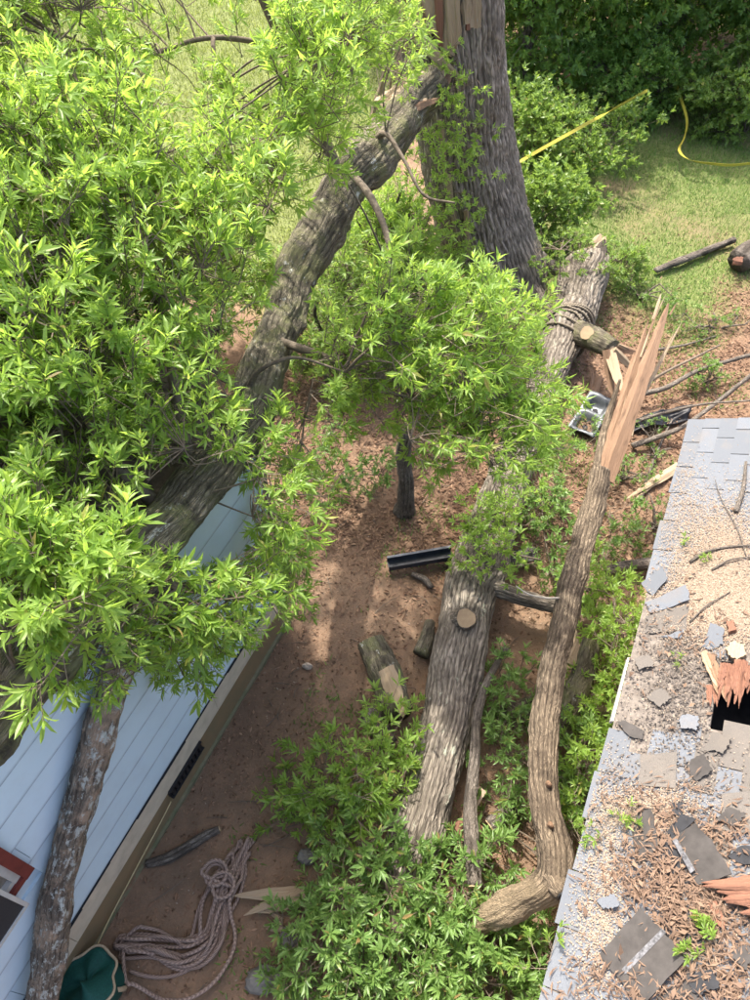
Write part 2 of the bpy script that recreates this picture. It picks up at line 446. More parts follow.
xs = np.unique(np.concatenate([np.linspace(-120, -14, 18), np.linspace(-14, -4, 40), np.linspace(-4, 5, 150), np.linspace(5, 14, 60), np.linspace(14, 120, 18)]))
ys = np.unique(np.concatenate([np.linspace(-60, -2, 14), np.linspace(-2, 12, 200), np.linspace(12, 30, 60), np.linspace(30, 200, 16)]))
GX, GY = np.meshgrid(xs, ys); GZ = gz(GX, GY)
nx, ny = len(xs), len(ys)
ii = (np.arange(ny - 1)[:, None] * nx + np.arange(nx - 1)[None, :])
Q = np.stack([ii, ii + 1, ii + nx + 1, ii + nx], -1).reshape(-1, 4)
def ground_mat():
    m, nt, b = newmat('yard_soil')
    g = nd(nt, 'Attribute', attribute_name='grass').outputs['Fac']; l = nd(nt, 'Attribute', attribute_name='litter').outputs['Fac']
    n1 = noise(nt, coords(nt), 2.2, 6, .65); n2 = noise(nt, coords(nt), 28, 5, .7); n3 = noise(nt, coords(nt), 120, 3, .7)
    soil = mixc(nt, ramp(nt, n1, [(.36, 0), (.64, 1)]), (.265, .163, .10), (.13, .086, .057))
    soil = mixc(nt, ramp(nt, n2, [(.35, 0), (.7, .8)]), soil, (.165, .118, .08))
    soil = mixc(nt, ramp(nt, n3, [(.62, 0), (.74, .8)]), soil, (.34, .24, .165))
    lit = mixc(nt, ramp(nt, n2, [(.3, 0), (.7, 1)]), (.20, .122, .076), (.10, .064, .042))
    gr = mixc(nt, ramp(nt, n2, [(.3, 0), (.7, 1)]), (.15, .19, .055), (.105, .105, .045))
    c = mixc(nt, l, soil, lit); c = mixc(nt, g, c, gr)
    setc(nt, b, c, .97); h = math_(nt, 'ADD', n2, math_(nt, 'MULTIPLY', n3, .5)); bump(nt, b, h, .8, .02); return m
gp = GX.ravel(), GY.ravel()
ground = mk('ground', np.stack([GX, GY, GZ], -1).reshape(-1, 3), [Q], ground_mat(), smooth=True, origin=(0, 0, 0),
            attrs={'grass': grass_mask(*gp), 'litter': litter_mask(*gp)})
tag(ground, kind='structure')
slab = MB(); c0 = P(18, 366); slab.box(c0 + [-3.2, -.45, -.1], (3.9, .15, 0), (-.2, 1.5, 0), (0, 0, .2))
slab.box(c0 + [-3.25, 1.09, -.1], (3.75, .15, 0), (-.2, 1.5, 0), (0, 0, .2))
tag(slab.build('concrete_path', CONC), kind='structure')

def scatter_tris(name, pts, gen, mat):
    """many small flat flakes / blades joined in one uncountable mass"""
    Vs, Ts, Rn = [], [], []; k = 0
    V, T = gen(pts)
    n, m, _ = V.shape
    idx = (np.arange(n)[:, None, None] * m + T[None]).reshape(-1, 3)
    rn = np.repeat(rng.random(n), m)
    o = mk(name, V.reshape(-1, 3), [idx], mat, attrs={'rnd': rn}); tag(o, kind='stuff'); return o
def flakes(L, W, tilt, curl=0.):
    def gen(p):
        n = len(p); a = rng.uniform(0, 2 * np.pi, n); l = L * rng.uniform(.5, 1.3, n); w = W * rng.uniform(.6, 1.3, n)
        d = np.stack([np.cos(a), np.sin(a), rng.normal(0, tilt, n)], -1); e = np.stack([-np.sin(a), np.cos(a), rng.normal(0, tilt, n)], -1)
        up = np.array([0, 0, 1.])
        v0 = p - d * l[:, None] / 2; v3 = p + d * l[:, None] / 2
        cz = (curl * l * rng.uniform(-1, 1, n))[:, None] * up
        v1 = p - e * w[:, None] / 2 + cz; v2 = p + e * w[:, None] / 2 + cz
        V = np.stack([v0, v1, v3, v2], 1); V[..., 2] += .004 + rng.random(n)[:, None] * .012
        V[..., 2] += np.clip(p[:, None, 2] + .003 - V[..., 2].min(1)[:, None], 0, 1)
        return V, np.array([[0, 1, 2], [0, 2, 3]])
    return gen
def blades(L, W):
    def gen(p):
        n = len(p); a = rng.uniform(0, 2 * np.pi, n); l = L * rng.uniform(.5, 1.4, n); le = rng.uniform(.2, .9, n)
        d = np.stack([np.cos(a) * le, np.sin(a) * le, np.sqrt(1 - le ** 2 * .8)], -1); e = np.stack([-np.sin(a), np.cos(a), 0 * a], -1) * W / 2
        V = np.stack([p - e, p + e, p + d * l[:, None]], 1); return V, np.array([[0, 1, 2]])
    return gen
def scat(n, x0, x1, y0, y1, mask, thr=0.):
    x = rng.uniform(x0, x1, n); y = rng.uniform(y0, y1, n); k = mask(x, y) > rng.random(n) * (1 - thr) + thr
    x, y = x[k], y[k]; return np.stack([x, y, gz(x, y)], -1)
tag(scatter_tris('grass', scat(110000, 2.2, 13, 8.8, 19, grass_mask), blades(.085, .012), GRASS), 'short yellow green grass on the slope behind the fallen trunk', 'grass')
tag(scatter_tris('lawn_grass', scat(80000, -12, 1.5, 10, 26, grass_mask), blades(.12, .022), leaf_mat('lawn_blade', (.17, .22, .045), (.30, .33, .10), (.34, .40, .09), .3, .6)), 'sunlit lawn glimpsed through the leaves at the back', 'grass')
def lit2(x, y): return litter_mask(x, y) * (1 - grass_mask(x, y)) * .9 + .02
tag(scatter_tris('leaf_litter', scat(42000, -1.9, 7, 4.4, 13, lit2), flakes(.075, .028, .35, .25), LITTER), 'dead brown leaves carpeting the ground under the trees', 'leaf litter')
def yard(x, y): return .35 + .65 * (fbm(np.stack([x * 1.5, y * 1.5, 0 * x + 31], -1), 2) > .1)
def yl(x, y): return .25 + .75 * (fbm(np.stack([x * 1.1, y * 1.1, 0 * x + 71], -1), 3) > .05)
tag(scatter_tris('yard_leaves', scat(2600, -2.6, 4, -.3, 6, yl), flakes(.07, .024, .4, .3), LITTER), 'scattered dead leaves and bark bits on the bare yard', 'dead leaves')
tag(scatter_tris('yard_debris', scat(16000, -2.6, 3, -.3, 5.6, yard), flakes(.035, .012, .3, .2), LITTER), 'crumbs of bark and dead leaf trodden into the soil', 'debris')
def clods(p):
    n = len(p); r = .018 * rng.uniform(.4, 1.7, n)[:, None]; a = rng.uniform(0, 6.28, n); V = []
    for k in range(4):
        q = a + k * 1.57 + rng.normal(0, .3, n); V.append(p + np.stack([np.cos(q), np.sin(q), 0 * q - .3], -1) * r * rng.uniform(.7, 1.3, (n, 1)))
    V.append(p + np.array([0, 0, 1.]) * r * .8); return np.stack(V, 1), np.array([[0, 1, 4], [1, 2, 4], [2, 3, 4], [3, 0, 4]])
tag(scatter_tris('soil_clods', scat(7000, -2.6, 5, -.3, 7, yard), clods, simple('soil_clod', (.20, .125, .078), .98, .5, 12)), 'small crumbly clods of reddish soil all over the yard', 'soil')
lst = []
for k in range(190):
    x, y = rng.uniform(-2.2, 5.5), rng.uniform(.3, 9.5); a = rng.uniform(0, 6.28); L = rng.uniform(.08, .4); z_ = float(gz(x, y)) + .012
    lst.append(([np.array([x, y, z_]), np.array([x + math.cos(a) * L / 2 + rng.normal(0, .02), y + math.sin(a) * L / 2, z_ + .02]), np.array([x + math.cos(a) * L, y + math.sin(a) * L, z_])], [.006, .005, .003]))
tag(tubes_joined('fallen_twigs', lst, B_TWIG, None, nseg=5, step=.06), 'thin broken twigs strewn over the soil of the yard', 'twigs', kind='stuff')
def chipm(x, y): return .5 + 0 * x
tag(scatter_tris('wood_chips', scat(900, -2.2, 4.5, .3, 8, chipm), flakes(.03, .016, .3), SAWD), 'pale wood chips strewn over the bare soil', 'wood chips')
def weedm(x, y): return np.clip(fbm(np.stack([x * 1.3, y * 1.3, 0 * x + 55], -1), 3) * 2.2 - .85 + .75 * np.clip((x - 1.0) / 1.5, 0, 1), 0, .75) * (x > -1.9 + .45 * (y - 1))
tag(scatter_tris('weeds', scat(46000, -2.4, 6.8, .3, 10.5, weedm), blades(.08, .016), LEAFC), 'small green weeds sprouting in patches from the soil', 'weeds')

# ------------------------------------------------------------------ house with pale blue siding (left)
WA = math.radians(24.245); WU = np.array([math.sin(WA), math.cos(WA), 0]); WN = np.array([math.cos(WA), -math.sin(WA), 0])
WB = np.array([-2.62951, .95956, 0.]); ZU = np.array([0, 0, 1.])
def Wp(s, z, off=0.): return WB + WU * s + WN * off + ZU * z
S0, S1, WTOP, DEP = -5.0, 3.78, 3.46, 6.5
house = thing('blue_sided_house', 'house with pale blue lap siding on a tan and brown base', 'house', Wp(-.5, 0, -3))
wall = MB()
wall.box(Wp(S0, .55, -.14), WU * (S1 - S0), WN * .10, ZU * (WTOP - .55))
wall.box(Wp(S1 - .14, 0, -DEP), WU * .10, WN * (DEP - .14), ZU * WTOP)
wall.box(Wp(S0, 0, -DEP), WU * (S1 - S0), WN * .1, ZU * WTOP)
wall.box(Wp(S0, 0, -DEP), WU * .1, WN * (DEP - .14), ZU * WTOP)
wl = wall.build('wall', SIDING, house)
EXPO = .33; z = .90; k = 0
joints = {0: [-3.1, -.5, 3.0], 1: [-2.2, 2.9], 2: [-1.1, 2.6], 3: [-2.9, 2.4], 4: [-1.7, .30], 5: [-3.4, -.42], 6: [-2.3, 2.1], 7: [-.9, 2.2]}
WIN = (-.95, .262, 2.17, 3.05)     # window opening: s0, s1, z0, z1
while z < WTOP - .02:
    cuts = [S0] + joints.get(k, []) + [S1]
    zt = min(z + EXPO, WTOP)
    for a, b in zip(cuts[:-1], cuts[1:]):
        runs = [(a + .002, b - .002)]
        if zt > WIN[2] + .02 and z < WIN[3] - .02:
            r2 = []
            for (p, q) in runs:
                if q <= WIN[0] or p >= WIN[1]: r2.append((p, q))
                else:
                    if p < WIN[0]: r2.append((p, WIN[0]))
                    if q > WIN[1]: r2.append((WIN[1], q))
            runs = r2
        for p, q in runs:                              # lapped board: bottom edge stands proud of the one below
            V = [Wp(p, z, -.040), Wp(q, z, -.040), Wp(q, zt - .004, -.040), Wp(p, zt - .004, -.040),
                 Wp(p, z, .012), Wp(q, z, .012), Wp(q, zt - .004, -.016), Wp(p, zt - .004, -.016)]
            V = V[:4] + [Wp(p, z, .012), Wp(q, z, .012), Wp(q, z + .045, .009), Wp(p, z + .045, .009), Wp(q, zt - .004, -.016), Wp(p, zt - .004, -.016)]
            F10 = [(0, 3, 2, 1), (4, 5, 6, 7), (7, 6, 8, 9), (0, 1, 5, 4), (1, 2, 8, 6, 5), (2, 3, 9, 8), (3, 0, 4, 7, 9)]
            mk('siding_board', np.array(V), F10, SIDING, wl, attrs={'lap_shade': np.array([0, 0, 0, 0, 1, 1, 0, 0, .0, .0])})  # lap shadow put into the colour of the board's lower edge
    z += EXPO; k += 1
for k, zb in enumerate(np.arange(.9, WTOP, EXPO)):        # the end wall keeps its lap lines
    V = [Wp(S1 - .04, zb, -DEP), Wp(S1 - .04, zb, -.04), Wp(S1 - .04, zb + EXPO, -.04), Wp(S1 - .04, zb + EXPO, -DEP),
         Wp(S1, zb, -DEP), Wp(S1, zb, -.04), Wp(S1 - .022, zb + EXPO, -.04), Wp(S1 - .022, zb + EXPO, -DEP)]
    mk('siding_board', np.array(V), BOXF, SIDING, wl)
sk = MB()
for a, b in ((S0, -1.2), (-1.196, -.04), (-.036, 2.3), (2.304, S1 + .01)):
    sk.box(Wp(a, .53, -.13), WU * (b - a), WN * .148, ZU * .362)
sk.build('skirt_board', SIDETRIM, house)
fl_ = MB()
for k in range(22):                                    # uneven black strip painting the shaded gap along the top of the skirt
    a = S0 + k * (S1 - S0) / 22; w_ = .012 + .006 * (1 + math.sin(k * 1.7)); fl_.box(Wp(a, .893, -.01), WU * ((S1 - S0) / 22), WN * (.022 + w_), ZU * .006)
fl_.build('gap_shade', BLACKP, house)
fo = MB(); fo.box(Wp(S0, -.2, -.2), WU * (S1 - S0 - .02), WN * .19, ZU * .74); fo.build('foundation', FOUND, house)
ft = MB(); ft.box(Wp(S0, -.2, -.06), WU * (S1 - S0 + .03), WN * .085, ZU * .25); ft.build('footing', simple('mossy_footing', (.20, .17, .11), .95, .4, 8, .01, col2=(.12, .13, .07)), house)
v0, v1 = 1.36, 1.93
ve = MB(); ve.box(Wp(v0, .37, -.02), WU * (v1 - v0), WN * .035, ZU * .175); vent = ve.build('vent', BLACKP, house)
for k in range(9):
    s = v0 + .03 + k * .06; m_ = MB(); m_.box(Wp(s, .385, .016), WU * .035, WN * .022, ZU * .15); m_.build('vent_bar', BLACKP, vent)
m_ = MB(); m_.box(Wp(v0, .53, .016), WU * (v1 - v0), WN * .03, ZU * .02); m_.box(Wp(v0, .365, .016), WU * (v1 - v0), WN * .03, ZU * .015); m_.build('vent_frame', BLACKP, vent)
# window
s0, s1, z0, z1 = WIN
wf = MB(); t = .085
wf.box(Wp(s1 - t, z0, -.03), WU * t, WN * .075, ZU * (z1 - z0)); wf.box(Wp(s0, z0, -.03), WU * t, WN * .075, ZU * (z1 - z0))
wf.box(Wp(s0 + t, z1 - t, -.03), WU * (s1 - s0 - 2 * t), WN * .07, ZU * t); wf.box(Wp(s0 + t, z0, -.03), WU * (s1 - s0 - 2 * t), WN * .07, ZU * .06)
win = wf.build('window', REDP, house)
i = MB(); a, b, c, d = s0 + t, s1 - t, z0 + .06, z1 - t; q = .055
i.box(Wp(b - q, c, -.035), WU * q, WN * .05, ZU * (d - c)); i.box(Wp(a, c, -.035), WU * q, WN * .05, ZU * (d - c)); i.box(Wp(a + q, c, -.035), WU * (b - a - 2 * q), WN * .045, ZU * q); i.box(Wp(a + q, d - q, -.035), WU * (b - a - 2 * q), WN * .045, ZU * q)
i.build('sash', WHITEP, win)
m_ = MB(); m_.box(Wp(a + q, c + q, -.038), WU * (b - a - 2 * q), WN * .006, ZU * (d - c - 2 * q)); m_.build('pane', CURT, win)
sc_ = thing('window_screen', 'loose black insect screen in a white frame leaning at the window', 'screen', Wp(-.3, 2.0, .06))
m_ = MB(); f0, f1, g0, g1 = -1.0, .06, 1.98, 2.56
for (aa, bb, cc, dd) in ((f0, f1, g0, g0 + .03), (f0, f1, g1 - .03, g1), (f0, f0 + .03, g0 + .03, g1 - .03), (f1 - .03, f1, g0 + .03, g1 - .03)):
    m_.box(Wp(aa, cc, .055), WU * (bb - aa), WN * .025, ZU * (dd - cc))
m_.build('screen_frame', WHITEP, sc_)
m_ = MB(); m_.box(Wp(f0 + .03, g0 + .03, .06), WU * (f1 - f0 - .06), WN * .008, ZU * (g1 - g0 - .06)); m_.build('mesh', SCREEN, sc_)
# roof of that house
SL = math.tan(math.radians(17)); half = DEP / 2
rf = MB(); th = .05
A0, A1 = Wp(S0 - .1, WTOP, .05), Wp(S1 + .12, WTOP, .05)
R0, R1 = Wp(S0 - .1, WTOP + half * SL, -half), Wp(S1 + .12, WTOP + half * SL, -half)
B0, B1 = Wp(S0 - .1, WTOP, -DEP - .05), Wp(S1 + .12, WTOP, -DEP - .05)
rf.add([A0, A1, R1, R0, A0 + ZU * th, A1 + ZU * th, R1 + ZU * th, R0 + ZU * th], BOXF)
rf.add([R0, R1, B1, B0, R0 + ZU * th, R1 + ZU * th, B1 + ZU * th, B0 + ZU * th], BOXF)
rf.build('roof', ROOFB, house)
gb = MB()
for s in (S0, S1 - .12): gb.add(*extrude_poly([Wp(s, WTOP - .02, -DEP), Wp(s, WTOP - .02, -.1), Wp(s, WTOP + half * SL - .02, -half)], WU, .1))
gb.build('gable', SIDING, house)
cb = [Wp(1.33, .36, .03), Wp(1.15, .33, .035), Wp(.6, .25, .04), Wp(.1, .17, .05), Wp(-.35, .05, .1)]
tag(tube('cable', cb, [.0055] * 5, simple('pale_yellow_cable', (.55, .46, .25), .6), nseg=6, step=.05), 'thin pale yellow cable hanging from the vent along the base', 'cable')

# ------------------------------------------------------------------ damaged house (right), seen down onto its roof
EA = math.radians(24.41); EU = np.array([math.sin(EA), math.cos(EA), 0]); EN = np.array([math.cos(EA), -math.sin(EA), 0])
E1 = np.array([.99327, .35030, 2.7]); PITCH = math.radians(25)
EV = EN * math.cos(PITCH) + ZU * math.sin(PITCH); EW = unit(np.cross(EV, EU)) * 1.0
if EW[2] < 0: EW = -EW
def Rp(s, v, h=0.): return E1 + EU * s + EV * v + EW * h
def Rx(px, py, h=0.):               # where a line of sight meets the roof
    d = ray(px, py); c = np.array([0, 0, CAMH]); o = Rp(0, 0, h); return c + d * (EW @ (o - c)) / (EW @ d)
def Rsv(px, py): p = Rx(px, py) - E1; return p @ EU, p @ EV
RS0, RS1, RV = -2.6, 5.36, 2.45
dh = thing('storm_damaged_house', 'house roof of grey shingles torn open and strewn with debris', 'house', Rp(1.5, 1.5) * [1, 1, 0])
HS = Rsv(731, 730)[0], Rsv(731, 676)[0]; H0, H1, HV0, HV1 = min(HS) - .02, max(HS) + .12, Rsv(716, 690)[1], 1.25
dk = MB()
for (a, b, c, d) in ((RS0, H0, 0.012, RV), (H1, RS1 - .012, 0.012, RV), (H0, H1, 0.012, HV0), (H0, H1, HV1, RV)):
    dk.box(Rp(a, c, -.035), EU * (b - a), EV * (d - c), EW * .031)
rdeck = dk.build('roof_deck', FELT, dh)
bs = MB(); RID = Rp(0, RV)[2]
wv = .55
for s in (RS0 + .2, RS1 - .3): bs.add(*extrude_poly([Rp(s, wv) * [1, 1, 0], Rp(s, wv, -.05), Rp(s, RV, -.05), Rp(s, RV, -.05) + EN * 2.2 - ZU * 1.02, (Rp(s, RV) + EN * 2.2) * [1, 1, 0]], EU, .1))
bs.box(Rp(RS0 + .2, wv) * [1, 1, 0], EU * (RS1 - RS0 - .4), EN * .1, ZU * 2.70)
bs.box(Rp(RS0 + .2, RV) * [1, 1, 0] + EN * 2.1, EU * (RS1 - RS0 - .4), EN * .1, ZU * 2.7)
bs.build('wall', BOARD, dh)
br = MB(); br.add([Rp(RS0, RV, -.035), Rp(RS1, RV, -.035), Rp(RS1, RV, -.035) + EN * 2.4 - ZU * 1.12, Rp(RS0, RV, -.035) + EN * 2.4 - ZU * 1.12,
                   Rp(RS0, RV, 0), Rp(RS1, RV, 0), Rp(RS1, RV, 0) + EN * 2.4 - ZU * 1.12, Rp(RS0, RV, 0) + EN * 2.4 - ZU * 1.12], BOXF)
br.build('far_roof_slope', SHING, dh)
fa = MB()
fa.box(Rp(RS0, 0, -.20) + EN * .015, EU * (1.70 - RS0), EN * .022, ZU * .165); fa.box(Rp(2.95, 0, -.20) + EN * .015, EU * (RS1 - 2.95), EN * .022, ZU * .165)
fa.build('fascia', WHITEP, dh)
rk = MB(); rk.box(Rp(RS1 - .03, 0.05, -.16), EU * .025, EV * (RV - .1), EW * .12); rk.build('rake_board', WHITEP, dh)
for s in (H0 - .03, H0 + .62):
    m_ = MB(); m_.box(Rp(s, .25, -.17), EU * .045, EV * 2.0, EW * .13); m_.build('rafter', BOARD, dh)
cl = MB(); cl.box(Rp(RS0 + .4, .5)[0:3] * [1, 1, 0] + ZU * 2.25, EU * 7, EN * 3.0, ZU * .03); cl.build('ceiling_liner', TARBK, dh)
# shingles
TAB, EXP = .352, .152
strip_poly = [Rsv(*q) for q in ((655, 580), (692, 598), (690, 628), (712, 640), (745, 650), (790, 660), (790, 715), (735, 722), (705, 722), (700, 742), (668, 735), (640, 752), (620, 742), (612, 720), (640, 640), (640, 596))]
def shing_mesh(w, h, r):
    q = lambda a: r.uniform(-a, a)
    pts = [(q(.004), q(.004)), (w - .009 + q(.004), q(.004)), (w - .009 + q(.004), h), (q(.004), h)]
    V = [(x, y, .0) for x, y in pts] + [(x, y, .011 if y < h / 2 else .004) for x, y in pts]
    V[0] = (V[0][0], V[0][1], .004); V[1] = (V[1][0], V[1][1], .004)
    return mesh_raw('shingle', np.array(V), BOXF, [SHING, EDGE], [0, 0, 1, 1, 1, 1])
r_ = np.random.default_rng(3)
SHM = [shing_mesh(TAB, EXP + .02, r_) for _ in range(6)]
SHO = [m.copy() for m in SHM]
for m in SHO: m.materials[0] = SHINGOLD
Bm = np.stack([EU, EV, EW], 1)
nrow = int(RV / EXP); far_sh = []
for row in range(nrow):
    off = (row % 2) * TAB * .5 + (row % 3) * .03
    ncol = int((RS1 - RS0) / TAB) + 1
    for cidx in range(-1, ncol + 1):
        s = RS1 - (cidx + 1) * TAB + off; v = row * EXP - .012 + (r_.uniform(-.022, .012) if row == 0 else 0)
        if s < RS0 - .02 or s + TAB > RS1 + .01:
            if s + TAB > RS1 + .01 and s < RS1 - .06: pass
            else: continue
        cs, cv = s + TAB / 2, v + EXP / 2
        if inpoly(cs, cv, strip_poly): continue
        if H0 - .05 < cs < H1 + .05 and HV0 - .05 < cv < HV1 + .05: continue
        px, py, _ = proj(Rp(cs, cv))
        old = (px > 610 and 735 < py < 790 and r_.random() < .28) or (py > 790 and px > 690 and r_.random() < .3)
        me = (SHO if old else SHM)[r_.integers(6)]
        wsc = 1.0
        if s + TAB > RS1 + .01: wsc = (RS1 - s) / TAB
        M4 = Matrix([[*(Bm[k, :] * [1, 1, 1]), 0] for k in range(3)] + [[0, 0, 0, 1]])
        o = Rp(s, v, -.002 + r_.uniform(0, .002))
        M4 = Matrix.Translation(Vector(o)) @ M4 @ Matrix.Rotation(r_.normal(0, .006), 4, 'Z') @ Matrix.Diagonal((wsc, 1, 1, 1))
        link('shingle', me, rdeck, M4)

def roof_piece(name, label, cat, pxs, h, th, mat, tilt=(0, 0), parent=None, group=None):
    """a flat loose piece lying on the roof: outline in roof coordinates, with thickness and a curl"""
    sv = np.array([Rsv(*q) for q in pxs]); c = sv.mean(0)
    rr = np.random.default_rng(int(abs(sv[0, 0] * 9973 + sv[0, 1] * 773))); sz = np.abs(sv - c).max(); fine = []
    for k in range(len(sv)):                            # ragged edges
        a, b = sv[k], sv[(k + 1) % len(sv)]; m = 5 if name not in ('sealant_strip',) else 1; e = b - a; nrm = np.array([-e[1], e[0]]) / (np.linalg.norm(e) + 1e-9)
        for q in range(m): fine.append(a + e * q / m + nrm * rr.normal(0, .0045 if m > 1 else 0))
    fine = np.array(fine); curl = .10 * (name not in ('sealant_strip', 'wood_lump'))
    hh = lambda s, v: h + tilt[0] * (s - c[0]) + tilt[1] * (v - c[1]) + curl * max(0, ((s - c[0]) ** 2 + (v - c[1]) ** 2) - .3 * sz * sz) * (1 + .8 * math.sin(9 * s + 7 * v))
    rings = [np.array([c + (p - c) * f for p in fine]) for f in (1.0, .66, .33)]; n = len(fine)
    top = [Rp(s, v, hh(s, v) + th) for r_ng in rings for s, v in r_ng] + [Rp(c[0], c[1], h + th)]
    bot = [Rp(s, v, hh(s, v)) for s, v in rings[0]]
    V = np.array(top + bot); o3 = 3 * n + 1
    F = [(r_ * n + k, r_ * n + (k + 1) % n, (r_ + 1) * n + (k + 1) % n, (r_ + 1) * n + k) for r_ in range(2) for k in range(n)] + [(2 * n + k, 2 * n + (k + 1) % n, 3 * n) for k in range(n)]
    F += [(o3 + k, o3 + (k + 1) % n, (k + 1) % n, k) for k in range(n)] + [tuple(range(o3, o3 + n))[::-1]]
    bk = np.stack([(V - E1) @ EU, (V - E1) @ EW, (V - E1) @ EV], -1)[:, [1, 0, 2]]
    bk = np.stack([(V - E1) @ EV, (V - E1) @ EW, (V - E1) @ EU], -1)
    o = mk(name, V, F, mat, parent, attrs={'bk': bk})
    if parent is None: tag(o, label, cat, group)
    return o
roof_piece('shingle_flap', 'loose light grey shingle cocked over the eave edge', 'shingle', [(641, 583), (664, 570), (669, 582), (653, 597)], .025, .007, SHING, (.1, .25))
roof_piece('shingle_flap', 'long light grey shingle lying across the top of the bare patch', 'shingle', [(645, 604), (687, 590), (691, 604), (650, 614)], .03, .007, SHING, (.15, .1))
roof_piece('shingle_flap', 'brownish old shingle just below the long grey one', 'shingle', [(646, 618), (689, 606), (687, 632), (645, 634)], .012, .008, SHINGOLD, (.05, .02))
roof_piece('shingle_scrap', 'bright square shingle scrap beside the splintered wood block', 'shingle', [(702, 649), (711, 627), (725, 633), (723, 646), (712, 651)], .03, .007, SHING, (.2, .1))
roof_piece('shingle_scrap', 'thin pale triangular shingle scrap on the bare patch', 'shingle', [(661, 639), (685, 631), (681, 640)], .02, .006, SHING)
roof_piece('shingle_flap', 'brown weathered square shingle at the lower edge of the bare patch', 'shingle', [(641, 757), (678, 753), (676, 789), (640, 787)], .016, .008, SHINGOLD)
roof_piece('shingle_flap', 'brown weathered shingle at the right edge above the dark sheets', 'shingle', [(722, 795), (760, 790), (762, 838), (722, 830)], .014, .008, SHINGOLD)
roof_piece('shingle_scrap', 'dark torn shingle corner on a grey tab at the eave', 'shingle', [(618, 723), (626, 722), (645, 733), (642, 741), (630, 738)], .018, .006, TARSH)
A = roof_piece('shingle_sheet', 'largest dark shingle sheet lying face down at the bottom', 'shingle', [(599, 957), (642, 911), (664, 935), (688, 964), (640, 1012), (622, 984)], .045, .009, TARSH, (.06, .12))
roof_piece('sealant_strip', None, None, [(623, 971), (664, 933), (668, 937), (626, 977)], .0575, .003, STRIP, (.06, .12), A)
B = roof_piece('shingle_sheet', 'dark shingle sheet tilted beside the reddish broken board', 'shingle', [(672, 842), (697, 828), (716, 851), (733, 879), (699, 888), (685, 868)], .06, .009, TARSH, (.12, .2))
roof_piece('sealant_strip', None, None, [(674, 845), (678, 843), (697, 875), (692, 878)], .0725, .003, STRIP, (.12, .2), B)
roof_piece('tar_sheet', 'black tar sheet curled under the tilted dark shingle', 'tar paper', [(642, 880), (668, 842), (690, 838), (700, 890), (672, 888), (650, 886)], .02, .006, TARBK, (.1, .05))
roof_piece('tar_sheet', 'narrow dark sheet standing left of the tilted shingle', 'tar paper', [(625, 862), (640, 806), (652, 812), (660, 850), (640, 866)], .02, .007, TARSH, (.1, .25))
roof_piece('tar_sheet', 'small black tar flap above the tilted dark shingle', 'tar paper', [(667, 834), (682, 818), (697, 824), (676, 843)], .05, .006, TARBK, (.1, .2))
roof_piece('tar_sheet', 'black tar paper scrap under the brown bark shreds', 'tar paper', [(663, 915), (690, 908), (702, 940), (700, 958), (680, 958), (664, 935)], .018, .006, TARBK)
roof_piece('tar_sheet', 'dark sheet at the bottom edge right of the largest one', 'tar paper', [(655, 1003), (690, 968), (708, 1010), (690, 1020)], .02, .008, TARSH, (.05, .1))
roof_piece('tar_sheet', 'dark scrap poking from the shreds at the right edge', 'tar paper', [(728, 858), (742, 848), (760, 850), (765, 872), (740, 866)], .03, .008, TARBK, (.1, .1))
roof_piece('tar_scrap', 'little square of black tar paper above the dark sheets', 'tar paper', [(673, 804), (683, 804), (682, 817), (672, 817)], .02, .006, TARBK)
for k, (x, y, w, h_, a, m_, lab) in enumerate([(716, 745, 26, 14, .3, SHINGOLD, 'brown shingle tab lying crooked right of the bare patch'), (700, 770, 20, 16, -.5, TARSH, 'dark torn shingle bit above the black tar square'), (660, 700, 18, 10, .8, SHINGOLD, 'small cracked shingle piece in the middle of the bare patch'),
                                       (645, 665, 16, 9, -.3, SHINGOLD, 'flat brown shingle piece near the eave of the bare patch'), (690, 725, 17, 11, .1, SHING, 'grey shingle tab curled up below the bare patch'), (732, 820, 22, 12, .5, TARSH, 'dark curled tab beside the reddish board'),
                                       (705, 985, 26, 16, -.4, TARBK, 'black curled flap in the bottom right shreds'), (610, 905, 20, 9, 1.2, SHING, 'loose grey tab slid toward the eave'), (745, 960, 18, 14, .7, TARSH, 'dark shingle corner at the bottom right edge')]):
    ca, sa = math.cos(a), math.sin(a); P4 = [(-.5, -.5), (-.1, -.56), (.5, -.46), (.52, .1), (.46, .5), (.0, .44), (-.48, .5), (-.53, 0)]
    roof_piece('torn_tab', lab, 'shingle', [(x + (p * ca - q * sa) * w, y + (p * sa + q * ca) * h_ * 1.3) for p, q in P4], .022 + .004 * k, .007, m_, (.1 * math.sin(k), .12 + .1 * math.cos(k)))
# splintered wood on the roof
sp = thing('splintered_block', 'rust coloured block of splintered wood beside the roof hole', 'broken wood', Rx(735, 690))
for k in range(24):
    x = 719 + 2.2 * k + rng.uniform(-1, 1); shard('splinter', Rx(x + 4, 664 + rng.uniform(-4, 5), .07), Rx(x - 1, 694 + rng.uniform(-8, 16), .05 + rng.uniform(-.01, .04)), rng.uniform(.025, .055), .045, EW, 500 + k, WOODR, sp, jag=.9)
for k in range(3): shard('splinter', Rx(704 + 3 * k, 652 + 2 * k, .05), Rx(718 + 3 * k, 690 + 6 * k, .06), .06, .05, EW, 520 + k, WOOD if k else WOODP, sp, jag=.5)
for k in range(4): shard('splinter', Rx(708 + 3 * k, 685, .03), Rx(708 + 3 * k, 704 + 3 * (k % 2), .03), .022, .02, EW, 530 + k, WOODR, sp, jag=.5)
roof_piece('wood_lump', 'pale round lump of sawn wood at the right edge', 'broken wood', [(727, 652), (735, 646), (744, 651), (747, 660), (738, 664), (729, 660)], .02, .05, WOODP)
